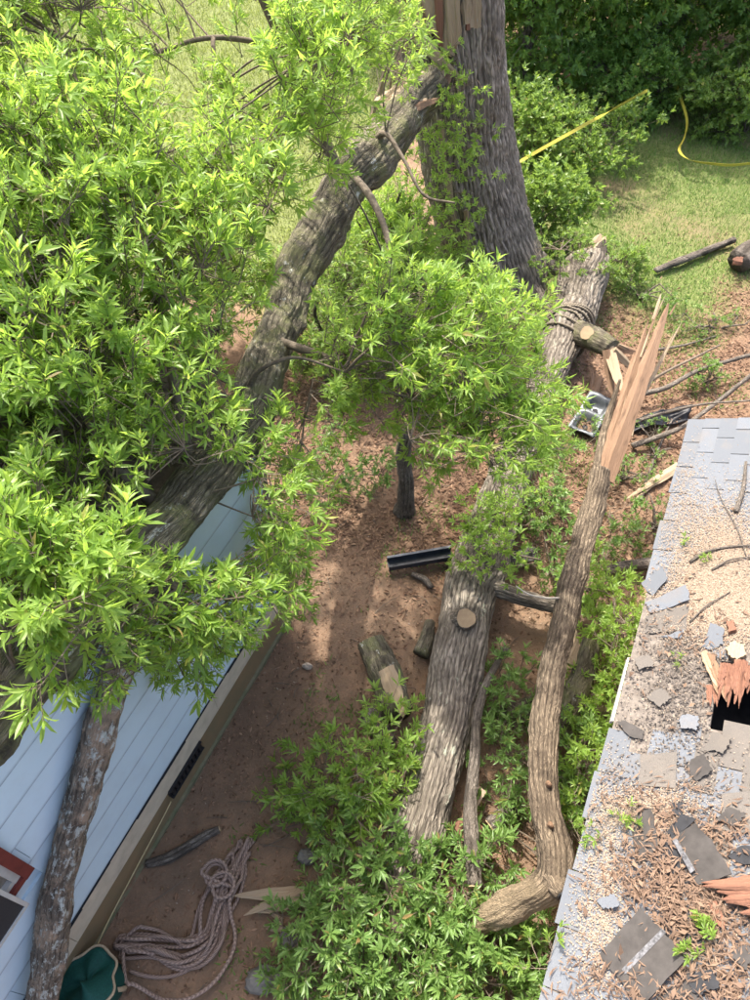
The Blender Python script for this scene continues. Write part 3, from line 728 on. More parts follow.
roof_piece('wood_lump', 'small brick red lump of wood above the pale one', 'broken wood', [(727, 626), (734, 625), (737, 634), (729, 637)], .02, .04, WOODR)
bb = thing('broken_board', 'reddish broken board with torn end lying across dark sheets', 'broken wood', Rx(735, 895))
for k in range(8):
    y = 880 + 4.2 * k; shard('splinter', Rx(785, y - 1, .10), Rx(700 + 5.5 * abs(k - 1) + rng.uniform(-4, 8), y + rng.uniform(-2, 3), .09), rng.uniform(.05, .09), .06, EW, 540 + k, WOODR, bb, jag=.4, n=12)
shard('splinter', Rx(712, 902, .05), Rx(724, 930, .05), .06, .03, EW, 560, WOODR, bb, jag=.5)
# sawdust, shreds on the roof (uncountable)
def on_roof(n, px, py, sx, sy):
    a, b = rng.normal(px, sx, n), rng.normal(py, sy, n)
    r = (a - 375) / FPX; u = (500 - b) / FPX
    d = np.stack([r, CT + u * ST, -ST + u * CT], -1); c = np.array([0, 0, CAMH]); p = c + d * ((EW @ (E1 - c)) / (d @ EW))[:, None] - E1
    s, v = p @ EU, p @ EV
    k = (s > -1) & (s < RS1 - .02) & (v > 0) & (v < RV) & ~((H0 < s) & (s < H1) & (HV0 < v) & (v < HV1))
    return E1 + s[k, None] * EU + v[k, None] * EV + EW * .012
def flakes_roof(L, W, tilt, lift=.012, curl=.0):
    def gen(p):
        n = len(p); a = rng.uniform(0, 2 * np.pi, n); l = (L * rng.uniform(.4, 1.3, n))[:, None]; w = (W * rng.uniform(.6, 1.3, n))[:, None]
        d = np.cos(a)[:, None] * EU + np.sin(a)[:, None] * EV + rng.normal(0, tilt, n)[:, None] * EW
        e = -np.sin(a)[:, None] * EU + np.cos(a)[:, None] * EV + rng.normal(0, tilt, n)[:, None] * EW
        p = p + EW * (rng.random(n)[:, None] * lift); c = curl * l * rng.uniform(-.2, 1, n)[:, None] * EW
        bend = e * l * curl * rng.uniform(-1, 1, n)[:, None]
        V = np.stack([p - d * l / 2, p - e * w / 2 + c + bend, p + e * w / 2 + c + bend, p + d * l / 2], 1)
        return V, np.array([[0, 1, 2], [2, 1, 3]])
    return gen
pts = np.concatenate([on_roof(20000, 724, 565, 22, 32), on_roof(10000, 695, 598, 18, 20), on_roof(12000, 738, 612, 22, 18), on_roof(3000, 684, 520, 14, 34),
                      on_roof(2200, 606, 850, 14, 50), on_roof(3200, 650, 808, 26, 12), on_roof(2000, 600, 930, 16, 36), on_roof(900, 680, 700, 45, 60), on_roof(2000, 700, 900, 50, 60)])
tag(scatter_tris('sawdust', pts, flakes_roof(.013, .0085, .4), SAWD), 'pale sawdust spread thick over the upper shingles', 'sawdust')
pts = np.concatenate([on_roof(420, 650, 880, 26, 16), on_roof(520, 690, 905, 30, 16), on_roof(520, 720, 940, 26, 28), on_roof(420, 640, 985, 45, 16),
                      on_roof(240, 672, 850, 20, 26), on_roof(200, 720, 838, 22, 14), on_roof(220, 730, 990, 22, 18), on_roof(160, 650, 800, 40, 14), on_roof(120, 690, 640, 30, 20)])
tag(scatter_tris('bark_shreds', pts, flakes_roof(.075, .010, .3, .05, .10), SHRED), 'curled brown bark shreds heaped between the dark sheets', 'bark shreds')
pts = np.concatenate([on_roof(2200, 680, 680, 26, 40), on_roof(900, 660, 800, 50, 30)])
pts2 = np.concatenate([on_roof(230, 700, 920, 40, 50), on_roof(120, 650, 860, 40, 40), on_roof(60, 700, 620, 40, 60)])
tag(scatter_tris('roof_leaves', pts2, flakes_roof(.06, .024, .35, .05, .15), SHRED), 'flat dead leaves mixed among the bark shreds on the roof', 'dead leaves')
tag(scatter_tris('roof_grit', pts, flakes_roof(.024, .014, .5, .012), simple('dark_grit', (.17, .145, .125), .95, .7, 60)), 'dark crumbs of old shingle on the bare roof patch', 'grit')

# ------------------------------------------------------------------ leaf sprays
def leaf_arrays(base, d, up, L, W, lod, droop):
    d = unit(d); sd = unit(np.cross(d, up)); up = np.cross(sd, d)
    if lod == 2:
        p = [base, base + d * L * .5 - sd * W * .5, base + d * L - up * droop * L, base + d * L * .5 + sd * W * .5]
        return p, [(0, 1, 2), (0, 2, 3)]
    if lod == 3:
        c = base + d * L * .45 - up * droop * L * .2
        return [base, c - sd * W * .5 + up * W * .16, c, c + sd * W * .5 + up * W * .16, base + d * L - up * droop * L], [(0, 1, 2), (0, 2, 3), (1, 4, 2), (2, 4, 3)]
    st = ((.34, .92, .25), (.70, .78, .6))
    V = [base]
    for s, w, dr in st:
        c = base + d * L * s - up * droop * L * dr * dr
        V += [c - sd * W * .5 * w + up * W * .16, c, c + sd * W * .5 * w + up * W * .16]
    V.append(base + d * L - up * droop * L)
    T = [(0, 1, 2), (0, 2, 3), (1, 4, 5), (1, 5, 2), (2, 5, 6), (2, 6, 3), (4, 7, 5), (5, 7, 6)]
    return V, T
def spray_proto(seed, ntip, nleaf, Lr, asp, lod=1, twl=.32, spread=.75, rose=1.1):
    r = np.random.default_rng(seed); V, T, mi, rn = [], [], [], []
    def addtri(v, t, m, q):
        k = len(V); V.extend(np.asarray(x, float) for x in v); T.extend(tuple(i + k for i in f) for f in t); mi.extend([m] * len(t)); rn.extend([q] * len(v))
    def twig(a, b, ra, rb):
        d = unit(b - a); s = unit(np.cross(d, [.1, .2, 1])); u = np.cross(s, d); ring = []
        for c, q in ((a, ra), (b, rb)):
            for k in range(3): ring.append(c + (s * math.cos(2.094 * k) + u * math.sin(2.094 * k)) * q)
        addtri(ring, [(0, 1, 4), (0, 4, 3), (1, 2, 5), (1, 5, 4), (2, 0, 3), (2, 3, 5)], 1, .5)
    end = np.array([twl, 0, 0.]); twig(np.zeros(3), end, .005, .003)
    for k in range(ntip):
        if k == 0: st, d = end, np.array([1, r.normal(0, .2), r.normal(.1, .2)])
        else:
            f = r.uniform(.35, .95); st = end * f; a = r.uniform(-1, 1) * spread + (spread * .5 if k % 2 else -spread * .5)
            d = np.array([math.cos(a), math.sin(a) * 1.1, r.normal(.1, .35)])
        d = unit(d); l = r.uniform(.06, .17) * (twl / .32); tip = st + d * l
        if lod != 2: twig(st, tip, .003, .002)
        sd = unit(np.cross(d, [0, 0, 1])); u = np.cross(sd, d); ph = r.uniform(0, 6.28)
        for j in range(nleaf):
            a = ph + 2.399 * j + r.normal(0, .2); el = rose * r.uniform(.65, 1.15) * (.55 + .45 * (j / nleaf))
            rad = sd * math.cos(a) + u * math.sin(a); ld = d * math.cos(el) + rad * math.sin(el); ld = unit(ld + np.array([0, 0, -.12]))
            lu = unit(d * math.sin(el) - rad * math.cos(el) + np.array([0, 0, .55]) + r.normal(0, .12, 3))
            L = Lr * r.uniform(.55, 1.25); v, t = leaf_arrays(tip - d * l * .35 * (j / nleaf), ld, lu, L, L * asp * r.uniform(.8, 1.2), lod, r.uniform(.02, .28))
            addtri(v, t, 0, r.random())
    return np.array(V, np.float32), np.array(T, np.int32), np.array(mi, np.int32), np.array(rn, np.float32)

NEAR = [spray_proto(100 + k, 5 + k % 4, 7 + k % 3, .086 + .008 * (k % 4), .235) for k in range(10)]
SMALL = [spray_proto(200 + k, 5, 6, .078, .27, twl=.22) for k in range(5)]
MID = [spray_proto(300 + k, 5, 7, .10, .26, twl=.3) for k in range(6)]
NEARL = [spray_proto(100 + k, 5 + k % 4, 7 + k % 3, .086 + .008 * (k % 4), .235, lod=3) for k in range(10)]
MIDL = [spray_proto(300 + k, 5, 7, .10, .26, lod=3, twl=.3) for k in range(6)]
FAR = [spray_proto(400 + k, 6, 6, .115, .45, lod=2, twl=.42, spread=1.1) for k in range(5)]
FARF = [spray_proto(450 + k, 7, 7, .085, .5, lod=2, twl=.40, spread=1.2) for k in range(5)]

def mat4(pos, d, up, sc):
    d = unit(d); s = unit(np.cross(up, d)); u = np.cross(d, s)
    M = Matrix.Identity(4)
    for k in range(3):
        M[k][0] = d[k] * sc; M[k][1] = s[k] * sc; M[k][2] = u[k] * sc; M[k][3] = pos[k]
    return M
_pm = {}
def proto_mesh(lib, k, mats):
    key = (id(lib), k, mats[0].name)
    if key not in _pm:
        V, T, mi, rn = lib[k]; _pm[key] = mesh_raw('leaf_spray', V, [T], mats, mi, {'rnd': rn})
    return _pm[key]
def foliage(parent, items, lib, leaf, nobj=300, name='foliage'):
    """items: (pos, dir, up, scale).  The sprays that show largest become parts, the rest one mass."""
    mats = [leaf, B_TWIG]
    items = sorted(items, key=lambda q: np.linalg.norm(np.asarray(q[0]) - np.array([0, 0, CAMH])) / q[3])
    for pos, d, up, sc in items[:nobj]:
        link('leaf_spray', proto_mesh(lib, int(rng.integers(len(lib))), mats), parent, mat4(pos, d, up, sc))
    rest = items[nobj:]; lib = {id(NEAR): NEARL, id(MID): MIDL}.get(id(lib), lib)
    if not rest: return
    Vs, Ts, Ms, Rs = [], [], [], []; k = 0
    for pos, d, up, sc in rest:
        V, T, mi, rn = lib[int(rng.integers(len(lib)))]; M = np.array(mat4(pos, d, up, sc))
        Vs.append(V @ M[:3, :3].T + M[:3, 3]); Ts.append(T + k); Ms.append(mi); Rs.append((rn + rng.random()) % 1.0); k += len(V)
    o = mk(name, np.concatenate(Vs), [np.concatenate(Ts)], mats, parent, mi=np.concatenate(Ms), attrs={'rnd': np.concatenate(Rs)})
    if nobj > 0: o['kind'] = 'stuff'
    return o
def rand_dir(out, upb=.3, j=.6):
    return unit(np.asarray(out) + rng.normal(0, j, 3) + np.array([0, 0, upb]))
def rand_up(j=.35): return unit(np.array([0, 0, 1.]) + rng.normal(0, j, 3))
def twig_net(parent, spots, roots, nnode, mat, rr=.012, name='twigs'):
    """bent side branches from the main branches to groups of sprays and on to every spray"""
    if len(spots) == 0: return
    S = np.array([s[0] for s in spots]); idx = rng.choice(len(S), min(nnode, len(S)), replace=False)
    Rt = np.array(roots); lst = []
    nodes = S[idx]
    for c in nodes:
        r = Rt[np.argmin(np.linalg.norm(Rt - c, axis=1))]; m = (c + r) / 2 + rng.normal(0, .06, 3) + [0, 0, .05]
        lst.append(([r, m, c], [rr, rr * .8, rr * .5]))
    for c in S:
        n = nodes[np.argmin(np.linalg.norm(nodes - c, axis=1))]
        L = np.linalg.norm(n - c)
        if L < .04 or L > .55: continue
        m = (n + c) / 2 + rng.normal(0, .03, 3); lst.append(([n, m, c], [rr * .42, rr * .35, rr * .28]))
    o = tubes_joined(name, lst, mat, parent, nseg=4, step=.16); o['kind'] = 'stuff'
def sample_region(poly, t0, t1, n, excl=(), gap=None, gthr=-.25):
    """points in the volume behind an outline, clumped by noise"""
    xs_ = [p[0] for p in poly]; ys_ = [p[1] for p in poly]; out = []; tries = 0
    while len(out) < n and tries < n * 40:
        tries += 1
        x = rng.uniform(min(xs_), max(xs_)); y = rng.uniform(min(ys_), max(ys_))
        if not inpoly(x, y, poly): continue
        t = (t0(x, y) if callable(t0) else t0) + rng.random() * ((t1(x, y) if callable(t1) else t1) - (t0(x, y) if callable(t0) else t0))
        if any(inpoly(x, y, e) and t < et for e, et in excl): continue
        p = D(x, y, t)
        if gthr > -.55 and fbm(p[None] * 1.1 + 3.3, 2)[0] < gthr: continue
        out.append(p)
    return out

# ------------------------------------------------------------------ standing oak trunk
def at_y(px, py, Y): d = ray(px, py); return np.array([0, 0, CAMH]) + d * (Y / d[1])
tr = thing('standing_oak_trunk', 'tall grey furrowed oak trunk with torn wood at the top', 'tree', (1.95, 11.6, 0))
tp = [(2.05, 11.6, -.15), (1.98, 11.6, .35), (1.86, 11.6, .9), (1.68, 11.6, 1.6), (1.42, 11.58, 2.6), (1.18, 11.55, 3.5), (.98, 11.5, 4.4), (.80, 11.5, 5.4), (.70, 11.5, 6.4)]
tr_r = [1.12, .95, .82, .76, .72, .70, .69, .64, .55]
tube('trunk', tp, tr_r, B_TRUNK, tr, nseg=240, step=.05, ridge=.05, rw=.075, lump=.09, seed=2)
for k, a in enumerate((-2.4, -1.5, -.75, .1, 3.0)):
    dx, dy = math.cos(a), math.sin(a)
    tube('root_flare', [(1.98 + dx * .5, 11.6 + dy * .5, .75), (1.98 + dx * .85, 11.6 + dy * .85, .32), (1.98 + dx * 1.25, 11.6 + dy * 1.25, .05), (1.98 + dx * 1.7, 11.6 + dy * 1.7, -.12)], [.26, .26, .18, .08], B_TRUNK, tr, nseg=40, step=.06, ridge=.02, rw=.08, seed=k)
fc = np.array([-.15, -1, .15])
for k in range(34):                                    # ragged torn strips round the broken top
    a_ = k / 33; x0 = 396 + 92 * a_ + rng.normal(0, 2); low_ = 18 + 34 * abs(math.sin(a_ * 7.3 + .6)) + rng.uniform(-8, 8)
    bulge = .85 * math.sqrt(max(.05, 1 - ((x0 - 443) / 56.) ** 2)); y_ = 11.53 - bulge
    shard('torn_strip', at_y(x0 + 1, low_, y_ - .015), at_y(x0 - 3 + rng.normal(0, 2), -70 + rng.uniform(-25, 20), y_ + .03), rng.uniform(.05, .13), .07, fc, 40 + k, WOODP if k % 5 else (WOODR if k % 2 else WOOD), tr, n=10, jag=.8)
for k, (x0, y0, x1, y1, w) in enumerate([(372, 118, 398, 25, .10), (385, 170, 392, 60, .08)]):
    shard('torn_strip', at_y(x0, y0, 10.8), at_y(x1, y1, 10.78), w, .08, fc, 80 + k, WOODP, tr, jag=.6)
shard('hanging_splinter', at_y(418, 38, 10.6), at_y(463, 82, 10.45), .13, .05, fc, 61, WOODP, tr)
for k, (x0, y0, x1, y1) in enumerate([(448, 175, 456, 240), (440, 120, 446, 190), (466, 210, 470, 260), (430, 225, 436, 300)]):
    shard('torn_strip', at_y(x0, y0, 10.78), at_y(x1, y1, 10.68), .09, .04, fc, 70 + k, WOODP, tr)
sk_spots = []
for k in range(230):
    px = rng.normal(448, 26); py = rng.uniform(55, 335)
    if px > 492: continue
    p = at_y(px, py, rng.uniform(9.9, 10.75)); sk_spots.append((p, rand_dir((-.2, -.6, 0), .3), rand_up(), rng.uniform(.75, 1.05)))
foliage(tr, sk_spots, SMALL, LEAF, 300)
twig_net(tr, sk_spots, [at_y(455, q, 10.85) for q in range(60, 340, 12)], 26, B_TWIG, .008)

# ------------------------------------------------------------------ big limb torn from the trunk, leaning on the blue house
LP = [(430, 85, 9.75, 0.24), (396, 124, 9.4, 0.275), (345, 186, 8.8, 0.285), (306, 255, 8.2, 0.24), (276, 330, 7.55, 0.215), (253, 410, 6.6, 0.21), (212, 474, 5.75, 0.19), (165, 528, 5.25, 0.185), (100, 595, 4.9, 0.19), (48, 655, 4.4, 0.205), (-4, 708, 4.02, 0.205), (-70, 770, 3.75, 0.19), (-170, 840, 3.6, 0.17), (-300, 880, 3.8, 0.13), (-460, 900, 4.3, 0.07)]
limb = thing('leaning_oak_limb', 'huge mossy oak limb torn from trunk and leaning toward blue house', 'tree limb', P(300, 560))
lpts = [D(a, b, c) for a, b, c, r in LP]; lrad = [r for *_, r in LP]
tube('limb', lpts, lrad, B_LIMB, limb, nseg=110, step=.045, ridge=.014, rw=.055, lump=.2, seed=8)
ax = unit(lpts[0] - lpts[1])
for k in range(9):
    a = k * .7; o_ = np.array([math.cos(a), math.sin(a) * .4, math.sin(a)]) * .15
    shard('torn_wood', lpts[0] - ax * .25 + o_ * .9, lpts[0] + ax * rng.uniform(.15, .45) + o_ * 1.1, .2, .12, (-.3, -.7, .5), 90 + k, WOODP if k % 2 else WOOD, limb)
for k, (x0, y0, x1, y1, w) in enumerate([(384, 118, 424, 74, .26), (398, 124, 432, 82, .22), (378, 104, 408, 76, .16), (404, 112, 440, 96, .16), (396, 100, 428, 70, .2)]):
    shard('torn_wood', D(x0, y0, 9.2 + .02 * k), D(x1, y1, 9.5), w * .8, .10, (-.1, -.75, .65), 95 + k, WOODP if k != 3 else WOOD, limb, jag=.5)
LOW = [(172, 560, 5.55, 0.126), (150, 605, 5.35, 0.122), (128, 648, 5.28, 0.119), (103, 716, 5.3, 0.119), (84, 790, 5.38, 0.118), (66, 860, 5.5, 0.118), (51, 935, 5.6, 0.122), (42, 1000, 5.75, 0.118), (30, 1090, 6.05, 0.109)]
low = tube('hanging_limb', [D(a, b, c) for a, b, c, r in LOW], [r for *_, r in LOW], B_LOW, limb, nseg=64, step=.03, ridge=.010, rw=.045, lump=.16, seed=12)
low['label'] = 'scraped lichen spotted lower limb hanging down in front of the siding'
BR = [[(336, 168, 8.6, .075), (318, 125, 8.3, .06), (298, 85, 8.0, .055), (280, 40, 7.7, .045), (258, -10, 7.4, .04)],
      [(283, 50, 7.75, .03), (255, 42, 7.5, .028), (210, 38, 7.2, .024), (170, 48, 7.0, .02), (135, 66, 6.8, .014)],
      [(213, 38, 7.2, .022), (214, 80, 7.15, .018), (212, 135, 7.1, .012)],
      [(350, 172, 8.35, .045), (372, 200, 8.05, .042), (388, 240, 7.7, .035), (394, 300, 7.3, .028), (420, 350, 6.9, .02), (470, 380, 6.7, .014)],
      [(376, 140, 8.9, .05), (386, 134, 8.75, .035), (404, 160, 8.6, .022), (424, 195, 8.5, .018), (455, 203, 8.4, .01)],
      [(-40, 70, 5.2, .035), (0, 106, 5.3, .03), (32, 142, 5.5, .026), (70, 182, 5.7, .018), (110, 230, 5.9, .012)],
      [(250, 396, 6.7, .045), (238, 388, 6.45, .03), (222, 378, 6.3, .028), (206, 364, 6.1, .02), (170, 340, 5.8, .014)],
      [(248, 388, 6.55, .026), (258, 372, 6.4, .022), (276, 362, 6.3, .018), (300, 358, 6.3, .014), (345, 372, 6.3, .01)],
      [(268, 338, 7.3, .05), (310, 352, 7.0, .04), (380, 375, 6.7, .03), (450, 385, 6.6, .022), (520, 400, 6.6, .014)],
      [(168, 515, 5.5, .06), (120, 470, 5.2, .045), (80, 400, 5.1, .035), (50, 300, 5.1, .028), (30, 200, 5.2, .02)],
      [(195, 490, 5.9, .06), (180, 420, 5.6, .045), (165, 330, 5.5, .035), (140, 240, 5.5, .028), (100, 140, 5.8, .02), (60, 40, 6.0, .014)],
      [(110, 580, 4.9, .05), (80, 540, 4.6, .035), (40, 500, 4.5, .025), (0, 480, 4.5, .018)],
      [(250, 420, 6.7, .04), (262, 470, 6.6, .03), (272, 520, 6.7, .022), (282, 570, 6.9, .014)],
      [(150, 540, 5.35, .035), (175, 590, 5.3, .025), (190, 630, 5.4, .015)]]
roots = []
for q in BR:
    pts = [D(a, b, c) for a, b, c, r in q]; tube('branch', pts, [r for *_, r in q], B_TWIG, limb, nseg=10, step=.05, lump=.1)
    roots += list(catmull(pts, .12))
roots += list(catmull(lpts, .2))
LIMBVIS = [(440, 60), (385, 95), (320, 165), (270, 225), (232, 300), (212, 395), (225, 445), (295, 440), (322, 345), (330, 270), (380, 215), (440, 130)]
LOWVIS = [(130, 660), (155, 660), (60, 1000), (20, 1000)]
LEFTV = [(-10, 665), (70, 655), (60, 720), (-10, 770)]
MIDV = [(110, 525), (160, 470), (250, 465), (250, 560), (140, 585)]
EX = [(LIMBVIS, 9.5), (LOWVIS, 6), (LEFTV, 5), (MIDV, 7)]
A_POLY = [(-230, 60), (-60, 90), (250, 130), (305, 200), (265, 300), (240, 385), (268, 440), (285, 520), (262, 590), (205, 640), (150, 655), (60, 670), (-60, 640), (-230, 660)]
T_POLY = [(-200, -60), (400, -60), (405, 60), (340, 130), (305, 200), (250, 130), (-200, 90)]
GAPS = [([(385, -30), (500, -30), (500, 70), (395, 70)], 99), ([(130, -20), (235, -20), (235, 110), (190, 190), (150, 130)], 99), ([(0, 352), (45, 352), (45, 382), (0, 382)], 99), ([(0, 420), (45, 400), (60, 470), (0, 520)], 99), ([(60, 25), (110, 5), (120, 60), (70, 80)], 99)]
B_POLY = [(262, 440), (285, 380), (318, 352), (335, 300), (372, 318), (400, 268), (430, 300), (468, 288), (500, 310), (525, 325), (508, 352), (540, 392), (528, 425), (545, 455), (505, 450), (490, 475), (455, 440), (440, 480), (418, 470), (405, 430), (372, 412), (345, 432), (320, 410), (300, 450)]
sp_ = []
def t_lo(x, y): return 4.25 + 1.1 * max(0, (x - 40) / 260) + .6 * max(0, (300 - y) / 300)
def t_hi(x, y): return t_lo(x, y) + 1.35
for p in sample_region(A_POLY, t_lo, t_hi, 2450, EX + GAPS, gthr=-.6): sp_.append(p)
for p in sample_region(T_POLY, 5.4, 7.6, 800, EX + GAPS, gthr=-.25): sp_.append(p)
for p in sample_region(B_POLY, 5.9, 7.3, 440, EX, gthr=-.12): sp_.append(p)
for p in sample_region([(135, -20), (235, -20), (230, 130), (150, 130)], 6.2, 7.6, 16): sp_.append(p)
for p in sample_region([(262, 440), (300, 445), (305, 520), (285, 560), (262, 560)], 6.3, 7.2, 22): sp_.append(p)
for p in sample_region([(300, 60), (400, 20), (420, 70), (330, 150)], 8.0, 9.4, 46, EX): sp_.append(p)
for p in sample_region([(80, 640), (120, 640), (115, 700), (85, 690)], 4.5, 4.9, 5): sp_.append(p)
for p in sample_region([(-40, 540), (140, 560), (125, 625), (60, 640), (-40, 645)], 3.6, 4.1, 90): sp_.append(p)
items = []
limbC = np.array(lpts)
for p in sp_:
    c = limbC[np.argmin(np.linalg.norm(limbC - p, axis=1))]
    items.append((p, rand_dir(unit(p - c) * .8, .2, .6), rand_up(.3), rng.uniform(.7, 1.2)))
foliage(limb, items, NEAR, LEAF, 300)
twig_net(limb, items, roots, 240, B_TWIG, .012)
it2 = []
for p in sample_region([(255, 530), (285, 520), (305, 560), (300, 610), (270, 615), (262, 590)], 6.5, 7.3, 26) + sample_region([(160, 630), (220, 600), (235, 620), (190, 665)], 5.2, 5.8, 12):
    it2.append((p, rand_dir((.2, -.2, -.5), -.2, .5), rand_up(.4), rng.uniform(.85, 1.1)))
foliage(limb, it2, SMALL, LEAF, 0, 'drooping_leaves')
twig_net(limb, it2, roots, 10, B_TWIG, .007, 'drooping_twigs')

# ------------------------------------------------------------------ big fallen trunk
FL = [(591, 262, .62, .33), (585, 274, .56, .39), (577, 300, .46, .37), (556, 358, .36, .31), (527, 430, .30, .265), (504, 498, .28, .275), (480, 560, .30, .31), (461, 640, .28, .29), (446, 720, .27, .278), (429, 795, .25, .265), (411, 860, .22, .24), (402, 900, .18, .20)]
fl = thing('fallen_oak_trunk', 'massive fallen oak trunk lying on the soil with a sawn knot', 'fallen tree', P(459, 640))
fpts = [P(a, b, z) for a, b, z, r in FL]
tube('trunk', fpts, [r for *_, r in FL], B_LOG, fl, nseg=150, step=.04, ridge=.026, rw=.06, lump=.16, seed=21)
kn = P(465, 619, .62); kd = unit([.05, -.35, .9])
stub = tube('branch_stub', [kn - kd * .3, kn - kd * .05, kn + kd * .06], [.17, .135, .118], B_LOG, fl, nseg=36, step=.03, ridge=.01, rw=.05)
disc('sawn_face', kn + kd * .06, kd, .108, RINGS, stub)
sb = [P(482, 584, .36), P(505, 592, .42), P(530, 600, .42), P(556, 606, .38), P(592, 602, .28)]
tube('side_branch', sb, [.13, .10, .09, .085, .08], B_LOG, fl, nseg=40, step=.04, ridge=.012, rw=.05, seed=3)
tube('side_branch', [P(576, 332, .5), P(590, 336, .7), P(602, 342, .82), P(612, 349, .86)], [.20, .185, .165, .14], B_LIMB, fl, nseg=40, step=.04, ridge=.012, rw=.05, seed=4)
disc('sawn_face', P(587, 333, .89), (-.5, -.5, .75), .10, RINGS, fl)
for k, (x0, y0, x1, y1, w) in enumerate([(608, 345, 625, 392, .16), (612, 345, 648, 355, .12), (614, 350, 640, 372, .12), (606, 350, 615, 400, .12), (618, 345, 655, 362, .05)]):
    shard('torn_wood', P(x0, y0, .9), P(x1, y1, .75 - .1 * k), w, .08, (-.2, -.6, .8), 120 + k, WOOD if k % 2 else WOODP, fl)
e0 = fpts[0]; ea = unit(fpts[0] - fpts[2])
for k in range(11):
    a = k * .6; o_ = np.cross(ea, [math.cos(a), math.sin(a), .3]) * .33
    shard('torn_end', e0 - ea * .25 + o_, e0 + ea * rng.uniform(.05, .35) + o_ * .9 + [0, 0, .05], .22, .14, (-.2, -.7, .6), 140 + k, [B_LOG, WOODP, B_LOG][k % 3], fl)
shard('torn_end', e0 + [-.05, 0, .2], e0 + [.08, .22, .42], .20, .1, (-.3, -.8, .4), 170, WOODP, fl)
# rope wrapped round it
def log_at(f):
    C4 = catmull(np.array([list(p) + [r] for p, (*_, r) in zip(fpts, FL)]), .04); k = int(f * (len(C4) - 1)); return C4[k, :3], C4[k, 3], unit(C4[min(k + 3, len(C4) - 1), :3] - C4[k, :3])
hx = []
C4 = catmull(np.array([list(p) + [r] for p, (*_, r) in zip(fpts, FL)]), .04)
prj = np.array([proj(c)[1] for c in C4[:, :3]]); kc = int(np.argmin(np.abs(prj - 328)))
for k in range(6 * 24):
    a = k / 24 * 2 * math.pi; c = C4[min(kc - 4 + int(k / 24 * 1.8), len(C4) - 1)]; t_ = unit(C4[kc + 3, :3] - C4[kc - 3, :3])
    u_ = unit(np.cross(t_, [0, 0, 1])); v_ = np.cross(u_, t_); r = c[3] + .035
    hx.append(c[:3] + (u_ * math.cos(a) + v_ * math.sin(a)) * r + t_ * (.09 * math.sin(a * 1.13 + 1) + k / 24 * .02))
tag(tube('rope_wrap', hx, [.02] * len(hx), ROPEG, nseg=6, step=.05, cap=False), 'brown rope wound several times round the fallen trunk', 'rope')

# ------------------------------------------------------------------ slim stem snapped off, with a long splintered end
ST_ = [(600, 472, 1.72, .112), (592, 508, 1.66, .122), (578, 560, 1.6, .122), (568, 600, 1.55, .13), (559, 640, 1.5, .128), (547, 700, 1.42, .132), (543, 750, 1.4, .126), (547, 805, 1.42, .122), (554, 858, 1.4, .13), (549, 884, 1.3, .142), (526, 899, 1.05, .128), (500, 912, .75, .125), (474, 930, .42, .115), (446, 950, .1, .10)]
stm = thing('snapped_stem', 'slim bark covered stem snapped into a long splintered orange end', 'fallen tree', P(462, 936))
spts = [P(a, b, z) for a, b, z, r in ST_]
def foot_sunlit(V, bk):                                 # sunlit tone of the foot below the elbow, painted as pale wood
    x, y, _ = proj(V); f = np.clip((558 - x) / 40 + (y - 888) / 30, 0, 1) * (y > 872)
    return np.clip(f * 1.5 + .45 * fbm(bk * [9, 9, 5], 3) * (f > .02), 0, 1) * .6
tube('stem', spts, [r for *_, r in ST_], B_STEM, stm, nseg=84, step=.03, ridge=.013, rw=.042, lump=.16, seed=31, bare=foot_sunlit)
hol = P(563, 893, 1.42)
tube('hollow_knot', [P(554, 878, 1.38), P(559, 889, 1.42), P(563, 895, 1.45)], [.11, .085, .062], B_STEM, stm, nseg=24, step=.02, ridge=.01, rw=.05)
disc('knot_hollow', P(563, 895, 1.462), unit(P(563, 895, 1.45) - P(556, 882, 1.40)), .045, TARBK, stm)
for (x, y) in ((549, 784), (551, 825)):
    p = P(x, y, 1.56); tube('knot_scar', [p - [0, 0, .06], p + [0, 0, .0], p + [0, -.01, .025]], [.026, .024, .014], WOOD, stm, nseg=14, step=.02, lump=.25)
Sx = P(600, 482, 1.74)
for k, (x0, y0, x1, y1, zt, w, t_) in enumerate([(606, 478, 667, 303, 2.6, .21, .12), (600, 478, 645, 320, 2.45, .13, .10), (603, 470, 655, 317, 2.4, .09, .10), (613, 455, 681, 322, 2.4, .05, .04),
                                                 (600, 480, 634, 352, 2.2, .13, .08), (611, 465, 673, 332, 2.3, .05, .04), (598, 482, 618, 402, 2.0, .09, .06), (606, 480, 652, 362, 2.3, .18, .11)]):
    shard('splinter', P(x0, y0, 1.72), P(x1, y1, zt), w, t_, (-.15, -.75, .65), 200 + k, WOODP if k in (3, 5) else WOOD, stm, n=18, jag=.30)
for k in range(22):                                    # fine ragged fibres along the break
    f = rng.uniform(.15, .95); c = P(606 + 58 * f + rng.normal(0, 6), 478 - 172 * f, 1.74 + .8 * f); shard('fibre', c, c + (P(667, 303, 2.6) - P(606, 478, 1.72)) * rng.uniform(.08, .2) + rng.normal(0, .03, 3), rng.uniform(.012, .035), .015, (-.15, -.75, .65), 600 + k, WOODP if k % 2 else WOOD, stm, n=5, jag=.6)
tube('bark_edge', [P(596, 486, 1.66), P(600, 450, 1.8), P(610, 410, 1.9), P(620, 380, 2.0)], [.075, .055, .04, .015], B_STEM, stm, nseg=18, step=.04, ridge=.008)
tube('white_twig', [P(560, 598, 1.62), P(545, 598, 1.7), P(528, 594, 1.75), P(516, 586, 1.8)], [.012, .010, .008, .006], simple('peeled_twig', (.42, .38, .31), .8), stm, nseg=8, step=.04)

